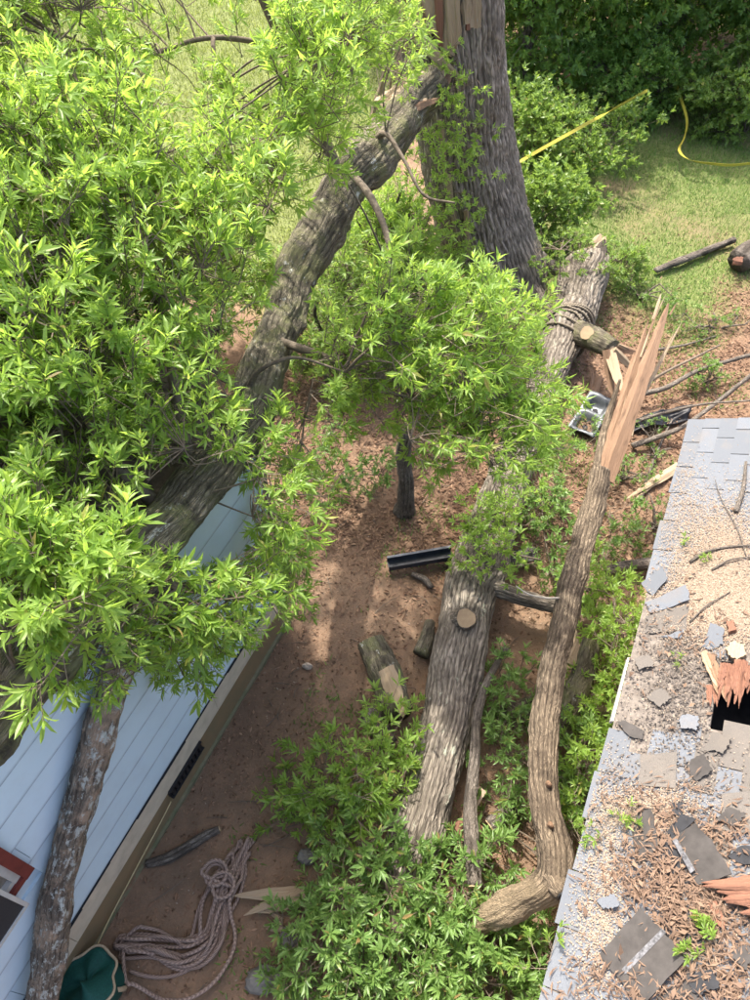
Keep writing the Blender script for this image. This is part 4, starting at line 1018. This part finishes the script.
# ------------------------------------------------------------------ other logs, branches, stumps
def log(name, label, cat, pts, rad, mat, cuts=(), group=None, seg=40, ridge=.012, rw=.05, seed=0, face=None):
    t = thing(name, label, cat, np.array(pts[len(pts) // 2]) * [1, 1, 0], group)
    tube('bark', pts, rad, mat, t, nseg=seg, step=.04, ridge=ridge, rw=rw, lump=.14, seed=seed)
    for e in cuts:
        p, q = (pts[0], pts[1]) if e == 0 else (pts[-1], pts[-2])
        disc('sawn_face', np.array(p) + unit(np.array(p) - np.array(q)) * .002, np.array(p) - np.array(q), (rad[0] if e == 0 else rad[-1]) * .9, face or RINGS, t)
    return t
lg = log('short_log', 'short mossy log lying left of the massive fallen trunk', 'log', [P(371, 642, .2), P(384, 672, .2), P(398, 715, .2)], [.155, .17, .175], B_LIMB, (), seed=5)
shard('split_face', P(386, 668, .36), P(405, 716, .38), .20, .06, (-.2, -.3, .9), 300, WOODP, lg)
log('dead_branch', 'crooked dead branch with a sawn end lying on the leaves', 'branch', [P(506, 648, .35), P(488, 680, .45), P(477, 720, .5), P(474, 762, .55), P(470, 800, .55), P(471, 840, .55), P(474, 886, .55)], [.03, .04, .05, .055, .065, .07, .07], B_DEAD, (1,), seg=28, ridge=.006)
dj = P(474, 764, .58)
lb = log('thin_branch', 'thin bent branch with a sawn tip lying on bare soil', 'branch', [P(146, 864, .05), P(168, 858, .06), P(190, 845, .06), P(206, 835, .05), P(219, 829, .06)], [.035, .05, .05, .045, .035], B_DEAD, (1,), seg=24, ridge=.006)
stp = log('small_stump', 'slender lichen covered sapling stump standing in the leaf litter', 'stump', [P(404, 514, -.1), P(404, 514, .0) + [0, 0, .25], P(404, 514) + [.01, 0, .7], P(404, 514) + [-.05, .03, 1.2], P(404, 514) + [-.02, .05, 1.6]], [.16, .115, .10, .095, .075], B_DEAD, (), seg=36)
shard('torn_top', P(404, 514) + [-.02, .05, 1.5], P(404, 514) + [.02, .08, 1.85], .13, .07, (-.3, -.8, .4), 310, WOODP, stp)
log('bare_pole', 'long weathered grey pole lying on the grass', 'log', [P(655, 271, .12), P(690, 257, .14), P(734, 240, .13)], [.05, .07, .055], B_DEAD, (), seg=20)
q = log('broken_log', 'broken log with reddish torn end at the right edge', 'log', [P(738, 262, .25), P(752, 252, .26), P(790, 235, .26)], [.20, .22, .24], B_DEAD, (), seg=30)
for k in range(5): shard('torn_end', P(742, 261, .2 + .06 * k), P(733, 266 - 2 * k, .15 + .08 * k), .14, .08, (-.3, -.6, .7), 320 + k, WOODR, q)
log('fallen_stick', 'low branch lying across the ground left of the eave', 'branch', [P(606, 571, .1), P(625, 567, .13), P(660, 563, .12), P(700, 560, .12)], [.06, .075, .08, .08], B_DEAD, (), seg=20)
log('leaning_branch', 'dark branch half hidden under the snapped stem', 'branch', [P(592, 640, .7), P(584, 668, .55), P(570, 705, .4), P(556, 740, .25)], [.09, .12, .13, .12], B_LIMB, (), seg=30)
log('short_billet', 'small round billet lying under the dead branch tip', 'log', [P(490, 826, .16), P(506, 814, .18), P(518, 806, .18)], [.075, .08, .08], B_DEAD, (0,), seg=24)
log('grey_billet', 'charred looking log piece between the two trunks', 'log', [P(509, 719, .14), P(522, 711, .15), P(540, 704, .15)], [.11, .115, .11], B_LIMB, (0,), seg=28, face=simple('weathered_end', (.17, .15, .13), .9, .5, 20))
log('root_piece', 'low stick by the dark gutter on the soil', 'branch', [P(412, 574, .05), P(424, 579, .06), P(432, 588, .05)], [.03, .04, .03], B_DEAD, (), seg=14)
log('mossy_stub', 'lichen spotted stub pressed against the left side of the fallen trunk', 'log', [P(420, 655, .1), P(426, 640, .12), P(430, 622, .12)], [.09, .085, .06], B_LIMB, (), seg=26)
log('dark_stub', 'dark stub in the leaves below the short mossy log', 'log', [P(368, 712, .1), P(378, 728, .12), P(390, 745, .1)], [.09, .10, .09], B_DEAD, (), seg=20)
for k, (pts, lab) in enumerate([
    ([(640, 420, .35), (668, 412, .5), (705, 404, .7), (760, 400, .9)], 'long arching twig reaching toward the roof corner'),
    ([(632, 446, .1), (655, 438, .2), (680, 428, .3), (704, 412, .4), (755, 372, .6)], 'dark forked branch lying behind the roof corner'),
    ([(622, 400, .8), (660, 375, 1.0), (700, 355, 1.1), (720, 345, 1.2)], 'pale straight stick poking out behind the splintered end'),
    ([(636, 395, .2), (665, 388, .25), (700, 370, .3), (760, 352, .35)], 'grey branch on the ground behind the splintered end'),
    ([(640, 352, .05), (680, 346, .06), (716, 336, .06)], 'thin dark stick lying in the sparse grass'),
    ([(640, 500, .06), (650, 470, .08), (662, 440, .08), (672, 420, .06)], 'thin stick on the soil beside the roof eave')]):
    log('twig', lab, 'twig', [P(a, b, c) for a, b, c in pts], list(np.linspace(.028, .012, len(pts))) if k not in (3, 1) else list(np.linspace(.045, .03, len(pts))), B_DEAD if k != 2 else B_TWIG, (), seg=9, ridge=0)
def splint(label, a, b, w, mat, z=.06, seed=0, name='wood_splinter'):
    t = thing(name, label, 'broken wood', P(*a)); 
    for k in range(3): shard('sliver', P(a[0], a[1], z) + [0, .03 * (k - 1), .01 * k], P(b[0], b[1], z + .03) + rng.normal(0, .06, 3) * [1, 1, .3], w * (1 - .25 * k), .05, (0, -.2, 1), seed + k, mat, t)
splint('long pale wood splinter half under the fallen leaves', (305, 893), (243, 908), .15, WOODP, .1, 400)
splint('pale splinter on the soil left of the roof', (678, 466), (630, 497), .13, WOODP, .08, 410)
splint('orange splinter near the dented metal sink', (590, 400), (598, 370), .13, WOOD, .08, 420)
splint('short rusty splinter left of the dented sink', (574, 396), (582, 418), .10, WOODR, .06, 424)
splint('pale chunk of wood hidden in leaves at the trunk foot', (398, 890), (404, 925), .22, WOODP, .45, 430)
splint('small pale splinter below the long one', (283, 924), (268, 922), .07, WOODP, .05, 440)
splint('pale splinter at the bottom edge under leaves', (345, 985), (290, 1005), .13, WOODP, .12, 450)
splint('peach coloured bark flake by the slim stem', (570, 662), (578, 640), .14, WOODP, .6, 460)
for k, (x, y, w, d_, h, lab) in enumerate([(265, 980, .30, .22, .2, 'mossy grey rock at the bottom near the rope'), (308, 858, .17, .14, .14, 'small grey rock at the edge of the leaves'), (307, 667, .11, .07, .07, 'small pale stone alone on the bare soil'),
                                           (290, 938, .18, .16, .12, 'dark rock beside the small pale splinter'), (145, 878, .08, .05, .03, 'little pinkish stone chip below the thin branch')]):
    n = 14; V = []; F = []; c = P(x, y); 
    for i in range(9):
        for j in range(n):
            a = 2 * math.pi * j / n; e = math.pi * (i / 8 - .5)
            v = np.array([math.cos(e) * math.cos(a), math.cos(e) * math.sin(a), math.sin(e)]); v *= 1 + .28 * fbm(v[None] * 1.7 + k * 7, 3)[0]
            V.append(c + v * [w / 2 * 1.1, d_ / 2 * 1.1, h / 2 * 1.2] + [0, 0, h * .3])
    F = [(i * n + j, i * n + (j + 1) % n, (i + 1) * n + (j + 1) % n, (i + 1) * n + j) for i in range(8) for j in range(n)]
    tag(mk('rock', np.array(V), F, STONE if k not in (2, 4) else simple('pale_stone%d' % k, (.42, .35, .28), .9), smooth=False), lab, 'rock')

# dented double sink, black tarp, gutter, boards
sk0 = thing('metal_sink', 'dented double bowl metal sink lying by the snapped stem', 'sink', P(592, 412))
u_ = unit(P(604, 392) - P(582, 425)); s_ = unit(np.cross(u_, ZU))
def sink():
    c = P(592, 413, .16); V = []; F = []; L, Wd = .80, .42
    nu, nv = 29, 15
    for i in range(nu):
        for j in range(nv):
            a = i / (nu - 1); b = j / (nv - 1); x = (a - .5) * L; y = (b - .5) * Wd
            dz = 0
            for c0 in (.27, .73):
                q = max(abs(a - c0) / .19, abs(b - .5) / .36); dz -= .15 * (1 - min(1, max(0, (q - .72) / .28))) if q < 1 else 0
            V.append(c + u_ * x + s_ * y + ZU * (dz + .02 * vnoise(np.array([[a * 4, b * 3, 1.]]))[0] + .12 * (a - .5)))
    F = [(i * nv + j, i * nv + j + 1, (i + 1) * nv + j + 1, (i + 1) * nv + j) for i in range(nu - 1) for j in range(nv - 1)]
    o = mk('basin', np.array(V), F, METAL, sk0, True); m = o.modifiers.new('thick', 'SOLIDIFY'); m.thickness = .008
    for c0 in (-.23, .23):
        disc('drain', c + u_ * c0 * .8 + ZU * (-.125 + .12 * c0 * .8), (0, 0, 1), .04, BLACKP, sk0, thick=.006, n=16)
sink()
def crumple(name, label, cat, quad, z, amp, mat, seed, n=22):
    a, b, c, d = [P(x, y, z) for x, y in quad]; V = []
    for i in range(n):
        for j in range(n):
            s = i / (n - 1); t = j / (n - 1); p = a * (1 - s) * (1 - t) + b * s * (1 - t) + c * s * t + d * (1 - s) * t
            V.append(p + [0, 0, amp * (fbm(np.array([[s * 4 + seed, t * 3, 2.]]), 3)[0] + .6)])
    F = [(i * n + j, i * n + j + 1, (i + 1) * n + j + 1, (i + 1) * n + j) for i in range(n - 1) for j in range(n - 1)]
    o = mk(name, np.array(V), F, mat, smooth=True); m = o.modifiers.new('thick', 'SOLIDIFY'); m.thickness = .006
    return tag(o, label, cat)
crumple('tarp', 'crumpled black plastic tarp behind the roof corner', 'tarp', [(630, 436), (634, 420), (690, 410), (686, 424)], .03, .09, TARP, 3)
gu = thing('gutter_piece', 'dark gutter section lying across the leaf litter', 'gutter', P(420, 563))
g0, g1 = P(388, 566, .10), P(452, 555, .12); gu_u = g1 - g0; gs = unit(np.cross(gu_u, ZU)) * .16
m_ = MB(); m_.box(g0 - gs / 2, gu_u, gs, ZU * .012); m_.box(g0 - gs / 2, gu_u, gs * .08, ZU * .10); m_.box(g0 + gs * .42, gu_u, gs * .08, ZU * .085); m_.build('trough', DOWNP, gu)
m_ = MB(); m_.box(g0 - gs / 2 + ZU * .1, gu_u, gs * .2, ZU * .01); m_.build('lip', simple('gutter_lip', (.13, .14, .16), .6, .6, 10), gu)
def plank(label, a, b, w, z, mat, name='board', th=.03, roll=.0):
    p, q_ = P(a[0], a[1], z), P(b[0], b[1], z + .05); u = q_ - p; s = unit(np.cross(u, ZU)) * w + ZU * roll
    V = [p, p + u, p + u * .96 + s, p + u * .04 + s]; W_, F = extrude_poly(V, ZU, th); tag(mk(name, W_, F, mat), label, 'board')
plank('red brown board propped under the dead branch', (470, 812), (500, 850), .26, .25, BRICKR, roll=.12)
plank('grey block half buried in leaves by the eave', (592, 697), (610, 699), .22, .25, BOARD, 'block', .14)
plank('narrow brown board edge showing beside the fallen trunk', (466, 806), (478, 786), .1, .3, BOARD)
plank('dark plank lying behind the fallen trunk', (505, 553), (535, 548), .2, .12, TARSH)
tag(mk('fascia_strip', *(lambda q: (q[0], q[1]))(extrude_poly([Rp(1.95, -.02, -.10), Rp(2.5, -.01, -.06), Rp(2.5, -.025, -.06), Rp(1.95, -.045, -.11)], -ZU, .05)), WHITEP), 'pale fascia strip hanging loose below the bare roof patch', 'fascia')

# ------------------------------------------------------------------ rope pile and green bag
route = [P(x, y) for x, y in ((112, 948), (150, 950), (188, 958), (212, 940), (220, 905), (236, 866), (258, 828))]
rc = catmull(route, .02); rl = len(rc); path = []
r_ = np.random.default_rng(77)
for lap in range(17):
    a, b = (0.02 + r_.uniform(0, .12), 1 - r_.uniform(.0, .25)); off0, off1 = r_.normal(0, .07), r_.normal(0, .08)
    f = np.linspace(a, b, 26) if lap % 2 == 0 else np.linspace(b, a, 26)
    for k, q_ in enumerate(f):
        i_ = min(int(q_ * (rl - 1)), rl - 2); t_ = unit(rc[i_ + 1] - rc[i_]); s_ = np.array([t_[1], -t_[0], 0])
        wid = .6 + .9 * math.sin(math.pi * min(1, q_ * 1.15)) 
        o_ = (off0 + (off1 - off0) * k / 25 + .022 * math.sin(k * .45 + lap * 2.1)) * wid
        path.append(rc[i_] + s_ * o_ + ZU * (.03 + .008 * lap * (.6 + .4 * math.sin(k * .7 + lap))))
    if False:                                     # a small coil between two passes
        c = path[-1]; 
        for k in range(14):
            a_ = k * .52; path.append(c + np.array([math.cos(a_) - 1, math.sin(a_), 0]) * .08 + ZU * (.02 + .004 * k))
for cc in ((219, 878), (226, 890)):
    c = P(*cc); n0 = len(path)
    for k in range(20):
        a_ = k * .5; path.append(c + np.array([math.cos(a_), math.sin(a_), 0]) * (.085 + .002 * k) + ZU * (.17 + .003 * k))
tag(tube('rope_pile', path, [.0185] * len(path), ROPE, nseg=7, step=.03, cap=True, lump=0), 'heap of mauve rope in loose loops spilling from green bag', 'rope')
bag = thing('rope_bag', 'dark green canvas rope bag slumped against the house base', 'bag', P(92, 985))
bc = P(92, 990); V = []; n, m = 36, 18
for i in range(m):
    f = i / (m - 1)
    for j in range(n):
        a = 2 * math.pi * j / n; w = 1 + .10 * math.sin(3 * a + 4 * f) + .06 * math.sin(7 * a - 3 * f) * f
        R = .27 * (1 - .10 * f) * w; h = .46 * f - .10 * f * f * (1 + math.cos(a - 2.4)) - (.05 * math.sin(2 * a) * f)
        V.append(bc + [R * math.cos(a) * 1.1, R * math.sin(a), h + .01] + np.array([.06, .03, 0]) * f)
for i in range(8):
    f = i / 7
    for j in range(n):
        a = 2 * math.pi * j / n; b0 = np.array(V[(m - 1) * n + j]); cc = bc + [.06, .03, 0]
        V.append(b0 + (cc - b0) * [1, 1, 0] * (.10 + .88 * f) + [0, 0, .07 * math.sin(1.5 * f) - .03 * f + .015 * math.sin(3.14 * f) + .02 * math.sin(5 * a)])
tot = m + 8
F = [(i * n + j, i * n + (j + 1) % n, (i + 1) * n + (j + 1) % n, (i + 1) * n + j) for i in range(tot - 1) for j in range(n)] + [tuple(range((tot - 1) * n, tot * n)), tuple(range(n))[::-1]]
mk('canvas', np.array(V), F, BAGG, bag, True)
ring = [np.array(V[(m - 2) * n + j]) * 1 + unit(np.array(V[(m - 2) * n + j]) - bc) * .012 for j in range(n)]; ring.append(ring[0])
tube('rim_webbing', ring, [.013] * len(ring), BAGT, bag, nseg=6, step=.03, cap=False)
tube('strap', [bc + [.30, .02, .02], bc + [.34, .0, .16], bc + [.33, -.02, .30], bc + [.27, -.02, .38]], [.022] * 4, BAGT, bag, nseg=6, step=.03)

# ------------------------------------------------------------------ fallen leafy branches on the ground
def fallen(label, boxes, stems, lib, leaf, n, nobj=300, droop=.15, upz=.25):
    c = boxes[0]; t = thing('fallen_leafy_branch', label, 'fallen branch', P(c[0], c[1]))
    its, roots_ = [], []
    for pts, r0 in stems:
        w = [P(*q) for q in pts]; tube('stem', w, list(np.linspace(r0, r0 * .4, len(w))), B_TWIG, t, nseg=8, step=.06); roots_ += list(catmull(w, .1))
    wsum = sum(b[2] * b[3] for b in boxes)
    for (x, y, sx, sy, z0, z1) in boxes:
        for k in range(int(n * sx * sy / wsum)):
            for _ in range(20):
                a, b = rng.uniform(-1, 1, 2)
                if a * a + b * b < 1: break
            zz = rng.uniform(z0, z1) * (1 - .6 * (a * a + b * b)) + z0 * .3
            p = P(x + a * sx, y + b * sy, max(.06, zz)); cc = P(x, y, 0)
            its.append((p, rand_dir(unit(p - cc) * .6, upz, .6), rand_up(.35), rng.uniform(.8, 1.15)))
    foliage(t, its, lib, leaf, nobj); twig_net(t, its, roots_, max(6, n // 14), B_TWIG, .009)
fallen('bright leafy branch end on soil just left of fallen trunk', [(352, 788, 52, 38, .2, .75), (392, 742, 22, 26, .2, .6), (300, 805, 22, 18, .1, .35)], [([(420, 800, .3), (370, 780, .35), (310, 790, .2)], .03), ([(390, 790, .3), (385, 740, .35), (370, 730, .3)], .02)], MID, LEAF, 105)
fallen('wide grey green leafy branch at the bottom centre', [(365, 870, 52, 40, .3, .85), (350, 940, 62, 50, .2, .75), (400, 990, 60, 40, .2, .7), (310, 985, 26, 30, .1, .4)], [([(400, 1020, .2), (398, 950, .4), (385, 880, .6), (370, 850, .6)], .03), ([(390, 960, .3), (340, 930, .5), (310, 960, .3)], .02)], MID, LEAFC, 215)
fallen('dark leafy branch mass under the bent foot of the stem', [(470, 880, 42, 40, .15, .6), (490, 970, 62, 42, .1, .55), (440, 940, 35, 60, .15, .6), (535, 960, 25, 45, .1, .5)], [([(450, 1010, .1), (470, 940, .3), (500, 880, .3)], .03)], MID, LEAFC, 205)
fallen('leafy tangle between the fallen trunk and the slim stem', [(510, 760, 32, 55, .1, .45), (505, 690, 22, 30, .1, .35), (575, 760, 22, 60, .1, .6), (580, 850, 16, 60, .1, .6)], [([(500, 820, .1), (520, 760, .3), (560, 700, .3)], .02)], SMALL, LEAFC, 190)
fallen('dense green leafy branch against the eave by the bare patch', [(615, 630, 24, 38, .3, 1.1), (595, 585, 22, 25, .2, .7), (600, 700, 30, 26, .2, .7), (590, 760, 16, 50, .2, .9)], [([(590, 720, .1), (610, 660, .6), (615, 600, .7)], .025)], SMALL, LEAF, 230)
fallen('light green leafy spray draped over the fallen trunk', [(492, 548, 30, 34, .7, 1.0), (480, 520, 22, 22, .7, 1.0), (518, 500, 22, 30, .65, .95)], [([(540, 560, .4), (505, 550, .75), (480, 520, .8)], .014)], SMALL, LEAF, 85)
fallen('low leafy sprigs between the trunk and the stem higher up', [(545, 545, 22, 45, .1, .5), (540, 480, 26, 40, .1, .6), (575, 440, 18, 26, .1, .5), (612, 540, 20, 36, .05, .3)], [([(560, 600, .1), (545, 540, .3), (540, 470, .4)], .014)], SMALL, LEAFC, 130)
fallen('leafy sprouts crowning the torn upper end of the fallen trunk', [(560, 252, 28, 18, .6, 1.3), (590, 262, 18, 16, .7, 1.1), (610, 270, 16, 14, .3, .8)], [([(560, 280, .9), (560, 250, 1.3)], .012)], SMALL, LEAFB, 70)
fallen('green leafy twigs hanging over the leaf litter by the stump', [(325, 470, 26, 34, .3, .9), (380, 480, 14, 26, .2, .6)], [([(300, 440, 1.2), (330, 480, .6)], .012)], SMALL, LEAFC, 60)
for (x, y, sc_f, lab, nn) in ((612, 832, 1.0, 'upright green sprig lying on the shingles near the eave', 4), (722, 958, 1.0, 'leafy green sprig among the brown shreds', 5), (698, 672, .8, 'tiny fresh green sprig on the bare roof patch', 1), (545, 968, 1.0, 'pale green sprig sticking out at the eave bottom', 3),
                              (688, 552, .7, 'little wilted sprig in the sawdust', 2), (704, 568, .6, 'second small wilted sprig in the sawdust nearer the right edge', 2)):
    c = Rx(x, y, .02); t = thing('leaf_sprig', lab, 'sprig', c)
    its = [(c + rng.normal(0, .02, 3) * [1, 1, .3], unit(EU * rng.normal(.4, .6) + EV * rng.normal(0, .6) + EW * .25), EW + rng.normal(0, .2, 3), sc_f * rng.uniform(.45, .6)) for _ in range(nn)]
    foliage(t, its, MID, LEAF, 10)
for k, (pts, lab) in enumerate([([(690, 562), (705, 552), (728, 547), (756, 545)], 'grey twig lying in the sawdust on the roof'), ([(712, 570), (730, 560), (758, 556)], 'short forked twig in the sawdust at the right edge'), ([(690, 622), (706, 606), (730, 592)], 'slender stick across the sawdust above the bare patch'),
                                ([(736, 512), (743, 488), (746, 462)], 'dark bark covered stick at the right roof edge'), ([(746, 556), (738, 530), (722, 500), (715, 480)], 'hair thin twig arching over the upper shingles'), ([(668, 1005), (648, 990), (628, 978)], 'curved wire thin twig at the bottom of the roof')]):
    w = [Rx(a, b, .03 + .015 * (i % 2)) for i, (a, b) in enumerate(pts)]; r0 = [.014, .010, .008, .022, .005, .004][k]
    tag(tube('roof_twig', w, list(np.linspace(r0, r0 * .6, len(w))), B_DEAD, nseg=7, step=.04, lump=.1), lab, 'twig')

# ------------------------------------------------------------------ thickets and trees behind
def shrub(name, label, cat, cx, cy, rx, ry, h, n, lib, leaf, trunk=None, z0=.1, gthr=-.4, sc=(.8, 1.3), group=None, stems=4):
    t = thing(name, label, cat, (cx, cy, 0), group); its = []
    if trunk:
        tube('trunk', [(cx, cy, -.1), (cx + .1, cy, h * .3), (cx - .1, cy + .1, h * .6), (cx + .1, cy, h * .9)], [trunk, trunk * .8, trunk * .55, trunk * .25], B_BG, t, nseg=18, step=.1, ridge=.01)
    rts = [np.array((cx, cy, h * f)) for f in np.linspace(.1, .85, 10)]
    for k in range(stems):
        a = k * 6.283 / stems + cx; e = np.array((cx + rx * .6 * math.cos(a), cy + ry * .6 * math.sin(a), h * .75)); w = [np.array((cx, cy, h * (.35 if trunk else 0.))), (np.array((cx, cy, 0)) + e) / 2 + [0, 0, h * .15], e]
        tube('limb' if trunk else 'stem', w, [max(.02, (trunk or .04) * .45), .02, .01], B_BG, t, nseg=8, step=.12); rts += list(catmull(w, .25))
    tries = 0; K = max(6, int(n / 38)); CL = []
    for _ in range(K):
        v = rng.normal(0, 1, 3); v /= np.linalg.norm(v); CL.append(v * rng.uniform(.35, 1.0))
    while len(its) < n and tries < n * 20:
        tries += 1
        v = CL[int(rng.integers(K))] + rng.normal(0, .17, 3) * [1, 1, .75]
        p = np.array((cx + v[0] * rx, cy + v[1] * ry, z0 + (h - z0) * (.5 + .5 * v[2])))
        if p[2] < .05: continue
        its.append((p, rand_dir(v * .7, .2, .6), rand_up(.4), rng.uniform(*sc)))
    o = foliage(t, its, lib, leaf, 0, 'crown'); 
    twig_net(t, its, rts, max(6, n // 25), B_BG, .012)
    return t
# shrubs right behind the trunk
shrub('shrub', 'light green shrub beside the standing trunk under the tape', 'shrub', 3.7, 15.3, 1.6, 1.0, 1.35, 420, FARF, LEAFB, group='shrubs at the wood edge', gthr=-.5)
shrub('shrub', 'low shrub on the slope right of the standing trunk base', 'shrub', 3.1, 12.9, .8, .8, 1.0, 170, FARF, LEAFB, group='shrubs at the wood edge')
shrub('shrub', 'rounded vine covered shrub at the right edge under the tape', 'shrub', 8.6, 17.2, 1.4, .9, 1.6, 330, FARF, LEAFB, group='shrubs at the wood edge', gthr=-.6)
shrub('shrub', 'dark shrub between the two strands of tape', 'shrub', 6.0, 18.2, 1.5, 1.0, 1.3, 300, FARF, LEAFT, group='shrubs at the wood edge')
shrub('shrub', 'small grassy shrub beside the fallen trunk end', 'shrub', 4.2, 11.4, .55, .45, .5, 90, SMALL, LEAFB, group='shrubs at the wood edge')
shrub('sapling', 'bright bushy sapling between the leaning limb and standing trunk', 'sapling', 0.3, 10.0, 1.0, .8, 2.9, 520, MID, LEAF, trunk=.05, gthr=-.5)
shrub('sapling', 'darker sapling thicket beneath the leaning limb', 'sapling', -.8, 8.8, 1.2, .9, 2.0, 380, MID, LEAFB, trunk=.05, gthr=-.5)
shrub('sapling', 'leafy sapling behind the far corner of the blue house', 'sapling', -2.8, 9.6, 1.5, 1.2, 2.2, 300, MID, LEAFB, trunk=.05, gthr=-.4)
shrub('sapling', 'leafy sapling far left beyond the blue house', 'sapling', -5.2, 11.6, 1.5, 1.2, 2.0, 260, MID, LEAFB, trunk=.05, gthr=-.3)
for (px_, py_, rx, ry, h, n, lab) in ((705, 384, .45, .3, .35, 34, 'pale green weed clump behind the roof corner'), (654, 528, .3, .5, .3, 30, 'green weed clump on the soil close to the upper eave'), (622, 480, .35, .5, .3, 30, 'weed clump right of the snapped stem top'),
                                      (640, 300, .6, .35, .35, 40, 'weed clump in the grass above the splintered end'), (655, 455, .3, .4, .22, 20, 'sparse weeds around the pale splinter'), (716, 330, .7, .4, .25, 36, 'low weeds in the thin grass at the right edge')):
    c_ = P(px_, py_); shrub('weed_clump', lab, 'weeds', float(c_[0]), float(c_[1]), rx, ry, h, n, SMALL, LEAFC, z0=.02, sc=(.5, .85), stems=3)
for k, (x, y, rx, ry, h, n, lab) in enumerate([
    (3.4, 18.6, 2.0, 1.4, 6.0, 1300, 'broadleaf tree just right of the standing trunk'), (6.6, 19.6, 2.2, 1.5, 6.5, 1500, 'tall broadleaf tree where the tape strands meet'),
    (10.0, 19.6, 2.3, 1.5, 6.5, 1400, 'broadleaf tree in the top right corner'), (13.2, 20.0, 2.2, 1.6, 6.5, 500, 'broadleaf tree beyond the right edge'),
    (5.0, 23.0, 2.8, 1.8, 8.0, 800, 'second row tree behind the one beside the trunk'), (8.6, 23.5, 2.8, 1.8, 8.5, 800, 'second row tree behind the tape'), (1.2, 22.5, 2.0, 1.6, 8.0, 700, 'tree hidden mostly behind the standing trunk'), (12.0, 24.0, 2.8, 1.8, 8.5, 800, 'second row tree behind the top right corner')]):
    shrub('broadleaf_tree', lab, 'tree', x, y, rx, ry, h, n, FAR, LEAFT, trunk=.16, z0=.3, gthr=-.3, sc=(.9, 1.5), group='trees of the wood behind', stems=6)

its = []
for k in range(2700):
    x, y = rng.uniform(2.4, 14), rng.uniform(14.2, 27)
    edge = 14.8 + max(0, x - 3.6) * .62 + 1.0 * vnoise(np.array([[x * .8, 1., 3.]]))[0]
    if vnoise(np.array([[x * .9, y * .9, 3.]]))[0] < -.3 or y < edge: continue
    hm = .25 + .9 * max(0, fbm(np.array([[x * .7, y * .7, 8.]]), 2)[0] + .2) * min(1, (y - edge) / 1.2)
    its.append((np.array([x, y, rng.uniform(.03, hm)]), rand_dir((0, -.3, 0), .5, .5), rand_up(.4), rng.uniform(.7, 1.3)))
ug = foliage(None, its, FARF, LEAFT, 0, 'undergrowth'); tag(ug, 'low green ground cover on the floor of the wood', 'ground cover', kind='stuff')
# ------------------------------------------------------------------ caution tape
def ribbon(label, pts, w=.058):
    C = catmull(pts, .12); V = []; n = len(C); T = np.gradient(C, axis=0)
    for k in range(n):
        a = 1.0 + 1.6 * math.sin(k * .11) + .4 * math.sin(k * .37); s = unit(np.cross(T[k], ZU)); d = ZU * math.cos(a) + s * math.sin(a)
        V += [C[k] - d * w / 2, C[k] + d * w / 2]
    F = [(2 * k, 2 * k + 1, 2 * k + 3, 2 * k + 2) for k in range(n - 1)]
    o = mk('caution_tape', np.array(V), F, TAPE); m = o.modifiers.new('thick', 'SOLIDIFY'); m.thickness = .003; tag(o, label, 'tape', 'yellow caution tape')
ribbon('yellow tape strand stretched from the trunk up to the wood', [D(505, 170, 12.9), D(545, 147, 13.2), D(590, 122, 13.9), D(648, 90, 15.6)])
ribbon('yellow tape strand sagging down and out to the right edge', [D(671, 68, 17.2), D(680, 96, 16.6), D(687, 120, 16.2), D(684, 138, 15.9), D(679, 150, 15.7), D(690, 160, 15.4), D(715, 164, 15.3), D(735, 165, 15.3), D(775, 160, 15.4)])
